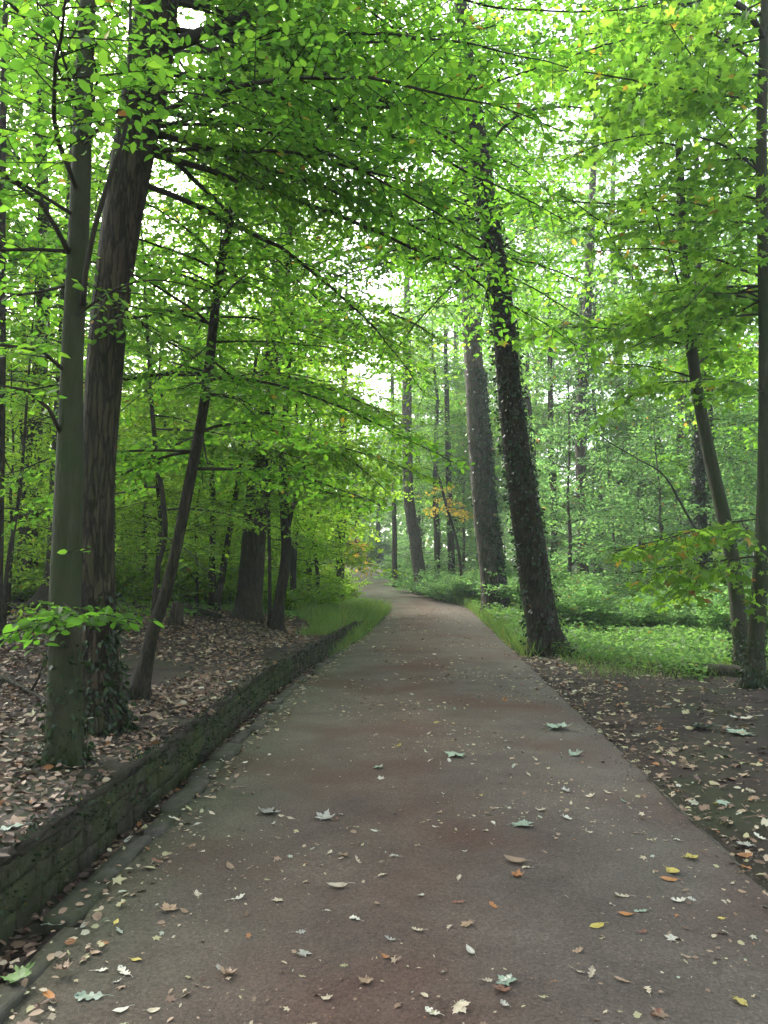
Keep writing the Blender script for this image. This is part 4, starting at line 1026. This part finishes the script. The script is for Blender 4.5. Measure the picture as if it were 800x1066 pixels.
BIG = [  # px, py, kind, colour, width px, label
    (528, 1026, 'maple', 'mint', 25, 'pale mint green maple leaf lying half over a rust brown one on the path', 0),
    (522, 1036, 'maple', 'rust', 22, 'rust brown maple leaf tucked under the mint green one on the path', 1),
    (95, 1037, 'oak', 'mint', 30, 'large whitish mint oak leaf lying flat on the path near the mossy kerb', 0),
    (64, 953, 'maple', 'mint', 32, 'large mint green maple leaf lying on the kerb stones at the gutter', 1),
    (51, 1040, 'oval', 'orange', 20, 'single orange oval leaf beside the large mint oak leaf', 0),
    (20, 1022, 'maple', 'green', 36, 'fresh green maple leaf on the mossy kerb at the picture corner', 1),
    (236, 1015, 'maple', 'tan', 22, 'crumpled tan maple leaf on the reddest patch of the path', 3),
    (340, 1043, 'maple', 'cream', 14, 'small cream star shaped leaf standing out on the dark red grit', 1),
    (130, 1012, 'oak', 'white', 20, 'whitish lobed leaf a step up the path from the large mint oak leaf', 1),
    (126, 1052, 'oval', 'white', 18, 'whitish oval leaf at the foot of the picture, next to the kerb', 1),
    (279, 848, 'maple', 'grey', 28, 'grey green maple leaf lying pale side up on the kerb side of the path', 1),
    (337, 853, 'maple', 'grey', 24, 'grey green maple leaf lying by itself just inside the middle of the path', 1),
    (394, 801, 'maple', 'mint', 14, 'small mint green leaf alone in the middle of the path', 1),
    (474, 789, 'maple', 'mint', 27, 'curled mint maple leaf in the middle of the path beyond the loose scraps', 2),
    (545, 861, 'maple', 'mint', 28, 'mint green maple leaf lying above a dull tan leaf on the path', 0),
    (538, 900, 'oval', 'tan', 26, 'dull tan leaf folded lengthwise on the open path', 3),
    (582, 759, 'maple', 'mint', 34, 'wide mint maple leaf lying near the foot of the leaning ivy trunk', 1),
    (599, 786, 'maple', 'mint', 18, 'small pale mint leaf between the wide mint leaf and the board edging', 1),
    (730, 762, 'maple', 'mint', 34, 'pale mint leaf on the dark verge, one of a bright pair', 1),
    (768, 767, 'maple', 'mint', 32, 'second pale mint leaf of the bright pair on the dark verge', 0),
    (775, 752, 'oak', 'white', 24, 'whitish lobed leaf lying behind the bright mint pair on the verge', 1),
    (701, 908, 'oval', 'yellow', 22, 'yellow leaf on the path with an orange brown one tucked against it', 1),
    (697, 916, 'oval', 'orange', 18, 'orange brown leaf tucked against the yellow one on the path', 0),
    (720, 893, 'maple', 'yellow', 20, 'bright yellow maple leaf lying by the board edging', 1),
    (774, 888, 'oval', 'orange', 20, 'orange leaf curled up against the board edging', 3),
    (775, 878, 'maple', 'grey', 22, 'flat grey green leaf on the verge just behind the curled orange leaf', 0),
    (752, 838, 'maple', 'mint', 18, 'mint leaf among brown litter on the verge by the edging', 2),
    (792, 872, 'oak', 'white', 14, 'small whitish leaf on the dark verge at the picture edge', 1),
    (708, 938, 'oak', 'white', 16, 'whitish crumpled leaf lying alone near the board edging', 3),
    (649, 934, 'oak', 'cream', 16, 'cream lobed leaf touching a yellow scrap on the path', 1),
    (652, 953, 'oval', 'orange', 16, 'orange brown leaf just below the cream lobed one', 1),
    (668, 949, 'oak', 'mint', 14, 'narrow mint leaf beside the orange brown leaf on the path', 0),
    (622, 966, 'oval', 'yellow', 18, 'dull yellow leaf lying flat past the middle of the path', 0),
    (12, 858, 'oak', 'mint', 26, 'crumpled pale mint leaf on top of the bank above the wall', 2),
    (135, 803, 'oval', 'white', 14, 'bright whitish leaf on the bank above the wall', 1),
    (180, 840, 'maple', 'orange', 18, 'orange leaf caught against the kerb stones in the gutter', 2),
    (172, 850, 'maple', 'rust', 18, 'rust brown leaf caught against the kerb stones in the gutter', 1),
    (438, 937, 'oak', 'white', 12, 'whitish star shaped leaf alone in the middle of the path', 1),
    (436, 973, 'oak', 'cream', 13, 'cream lobed leaf close below the whitish star shaped one', 1),
    (468, 970, 'oak', 'cream', 12, 'cream lobed leaf beside the middle of the path, level with its twin', 2),
    (490, 996, 'oval', 'white', 15, 'whitish bent leaf standing on edge in the path', 3),
    (616, 1019, 'oak', 'cream', 15, 'cream bent leaf towards the plain grey side of the path', 3),
    (648, 1024, 'oval', 'tan', 16, 'tan oval leaf next to the cream bent one', 0),
    (675, 1034, 'oak', 'cream', 14, 'cream torn leaf on the plain grey side of the path', 2),
    (401, 1000, 'oak', 'orange', 12, 'orange brown lobed leaf in the middle of the path', 1),
    (380, 1026, 'maple', 'tan', 18, 'tan broken leaf on the middle of the path at the picture foot', 1),
    (480, 1055, 'maple', 'cream', 24, 'cream crumpled maple leaf at the foot of the picture', 2),
    (452, 1060, 'oak', 'white', 20, 'whitish torn leaf at the foot of the picture beside the cream maple leaf', 1),
    (240, 903, 'oval', 'tan', 15, 'tan leaf on the kerb side of the path above the scraps', 1),
    (247, 936, 'oak', 'white', 16, 'whitish lobed leaf on the kerb side of the path', 1),
    (176, 945, 'maple', 'tan', 24, 'tan maple leaf lying with broken scraps near the kerb', 1),
    (100, 990, 'oval', 'tan', 16, 'tan leaf lying flat on the stones of the kerb', 1),
    (142, 998, 'oval', 'yellow', 14, 'small dull yellow leaf close to the kerb', 0),
    (121, 963, 'oval', 'yellow', 10, 'tiny bright yellow leaf close to the kerb', 0),
    (352, 927, 'oval', 'cream', 22, 'cream curled leaf on the middle of the path', 3),
]
for px, py, kind, col, w, lab, var in BIG:
    x, y = ground_at(px, py, .33 if (px < 150 and py < 870) else 0)
    fallen(x, y, kind, col, w * .8 / F * y / (1.05 if kind == 'maple' else .8), lab, 'single leaves lying about the path', .12, var)
PLACES = [(-1.62, -1.15, 2.3, 12, 'along the kerb side of the path', 50), (-1.15, .2, 2.3, 9, 'on the reddish middle of the path', 65), (.2, 1.5, 2.3, 9, 'on the greyer side of the path', 60), (-1.3, 1.5, 9, 17, 'on the path farther off, level with the ivy trunk', 50), (1.6, 3.6, 3.6, 8, 'on the dark soil outside the board edging', 25)]
for u0, u1, y0, y1, where, n in PLACES:
    for i in range(n):
        y = y0 + (y1 - y0) * gl.random() ** (1.15 if y0 < 5 else 1); x = float(xc(y)) + gl.uniform(u0, u1) + (float(KS(y)) if u1 < -1 else 0)
        col = str(gl.choice(['white', 'cream', 'tan', 'grey', 'rust', 'yellow', 'orange', 'mint'], p=[.25, .30, .18, .09, .07, .05, .03, .03]))
        kind = str(gl.choice(['oak', 'oval', 'maple'], p=[.5, .3, .2]))
        kw_ = dict(oak='lobed', oval='oval', maple='maple')[kind]
        fallen(x, y, kind, col, gl.uniform(.032, .066) * (1.25 if y0 >= 9 else 1), f'small {GWORD[col]} {kw_} leaf {where}', f'{GWORD[col]} {kw_} leaves {where}', .2)

# ------------------------------------------------------------------ fallen wood
def log(name, label, pts, r0, r1, bark, seed, stub=None):
    P = resample(np.array(pts), .15); n = len(P); g = np.random.default_rng(seed)
    P = P + np.cumsum(g.normal(0, .008, P.shape), axis=0) * [1, 1, .3]
    mb = MB(); tube(mb, P, np.linspace(r0, r1, n), 12, .12, 0, .1, seed)
    if stub:
        k = int(n * .55); q = np.array([P[k], P[k] + [.12, -.1, .16], P[k] + [.2, -.16, .34]]); tube(mb, q, np.array([r0 * .4, r0 * .3, r0 * .2]), 6)
    return tag(link(name, mb.build(name, True), M[bark]), label, 'log')
def gp3(px, d, dz): 
    p = at(px, 595, d); return (p[0], d, float(zg(p[0], d)) + dz)
log('mossy_log', 'dark mossy log lying low between the ground cover and the twin maples', [gp3(708, 12.4, .06), gp3(735, 12.0, .07), gp3(762, 11.8, .07), gp3(778, 11.6, .05)], .11, .09, 'stone', 1)
log('fallen_branch', 'bare brown branch lying on the littered bank beside the smooth beech', [gp3(-20, 8.2, .03), gp3(15, 8.0, .05), gp3(45, 7.6, .03), gp3(58, 7.3, .02)], .04, .018, 'bark_oak', 2, True)
log('fallen_log', 'dark log lying along the crest of the bank by the pair of young trees', [gp3(188, 17.4, .08), gp3(205, 17.2, .08), gp3(228, 16.9, .05)], .10, .07, 'bark_dark', 3)
log('fallen_stick', 'thin dry stick lying across the leaves near the foot of the curved beech', [gp3(150, 7.0, .03), gp3(172, 7.1, .04), gp3(190, 7.4, .02)], .012, .007, 'bark_oak', 4)
# broken stump between slim beech and bank crest
def stump():
    x, y, z = gp3(184, 14.5, -.05)
    t = thing('tree_stump', 'small broken stump on the bank beside the slim curved beech', 'stump', (x, y, z))
    P = np.array([[0, 0, -.05], [0, 0, .15], [.02, 0, .35], [.03, .01, .5]]); mb = MB(); tube(mb, P, np.array([.16, .13, .12, .10]), 14, .12, .5, .1, 9)
    link('wood', mb.build('wood', True), M['bark_oak'], t)
stump()

# ------------------------------------------------------------------ air, light, camera
SUN_EL, SUN_AZ = math.radians(37), math.radians(-34)     # azimuth from +Y towards +X
w = bpy.data.worlds.new('World'); scene.world = w; w.use_nodes = True
nt = w.node_tree; bg = nt.nodes['Background']
sky = nt.nodes.new('ShaderNodeTexSky'); sky.sky_type = 'NISHITA'; sky.sun_disc = False
sky.sun_elevation = SUN_EL; sky.sun_rotation = SUN_AZ; sky.air_density = 1.0; sky.dust_density = 4.0; sky.ozone_density = 1.0; sky.altitude = 100
hs = nt.nodes.new('ShaderNodeHueSaturation'); hs.inputs['Saturation'].default_value = .5
nt.links.new(sky.outputs[0], hs.inputs['Color']); nt.links.new(hs.outputs[0], bg.inputs['Color']); bg.inputs['Strength'].default_value = .15
sl = bpy.data.lights.new('sun', 'SUN'); sl.energy = 2.4; sl.angle = math.radians(18); sl.color = (1, .96, .88)
so = bpy.data.objects.new('sun', sl); COL.objects.link(so)
d = Vector((math.sin(SUN_AZ) * math.cos(SUN_EL), math.cos(SUN_AZ) * math.cos(SUN_EL), math.sin(SUN_EL)))
so.rotation_euler = d.to_track_quat('Z', 'Y').to_euler(); so.location = (0, 0, 40)

HAZE = 0.0012
if HAZE:
    mb = MB()
    X0, X1, Y0, Y1, Z0, Z1 = -310, 310, -35, 425, -1.6, 32
    V = np.array([[x, y, z] for z in (Z0, Z1) for y in (Y0, Y1) for x in (X0, X1)], float)
    fc = [(0, 2, 3, 1), (4, 5, 7, 6), (0, 1, 5, 4), (2, 6, 7, 3), (0, 4, 6, 2), (1, 3, 7, 5)]
    mb.add(V, np.concatenate(fc), np.full(6, 4))
    hm, nt, out = nodes('haze air')
    v = nt.nodes.new('ShaderNodeVolumePrincipled'); v.inputs['Density'].default_value = HAZE; v.inputs['Color'].default_value = (.86, .93, 1, 1); v.inputs['Anisotropy'].default_value = .2
    nt.links.new(v.outputs[0], out.inputs['Volume'])
    tag(link('haze', mb.build('haze'), hm), kind='stuff')

cd = bpy.data.cameras.new('camera'); cam = bpy.data.objects.new('camera', cd); COL.objects.link(cam)
cam.location = (0, 0, CAMZ); cam.rotation_euler = (math.radians(90) + PITCH, 0, 0)
cd.sensor_fit = 'VERTICAL'; cd.sensor_height = 36.0; cd.lens = 36.0 * F / 1066.0; cd.clip_end = 1500; cd.clip_start = .05
scene.camera = cam
vs = scene.view_settings
vs.view_transform = 'Standard'; vs.look = 'None'; vs.gamma = 1; vs.use_curve_mapping = False; vs.exposure = 2.35
c = scene.cycles
c.max_bounces = 6; c.diffuse_bounces = 4; c.glossy_bounces = 1; c.transmission_bounces = 3; c.transparent_max_bounces = 4; c.volume_bounces = 1
c.sample_clamp_indirect = 8; c.use_denoising = True
c.use_adaptive_sampling = True; c.adaptive_threshold = .02
c.volume_max_steps = 64
print('trees', TREES, 'leaves', NL, 'objects', len(bpy.data.objects), 'tris', sum(len(o.data.polygons) for o in bpy.data.objects if o.type == 'MESH'))
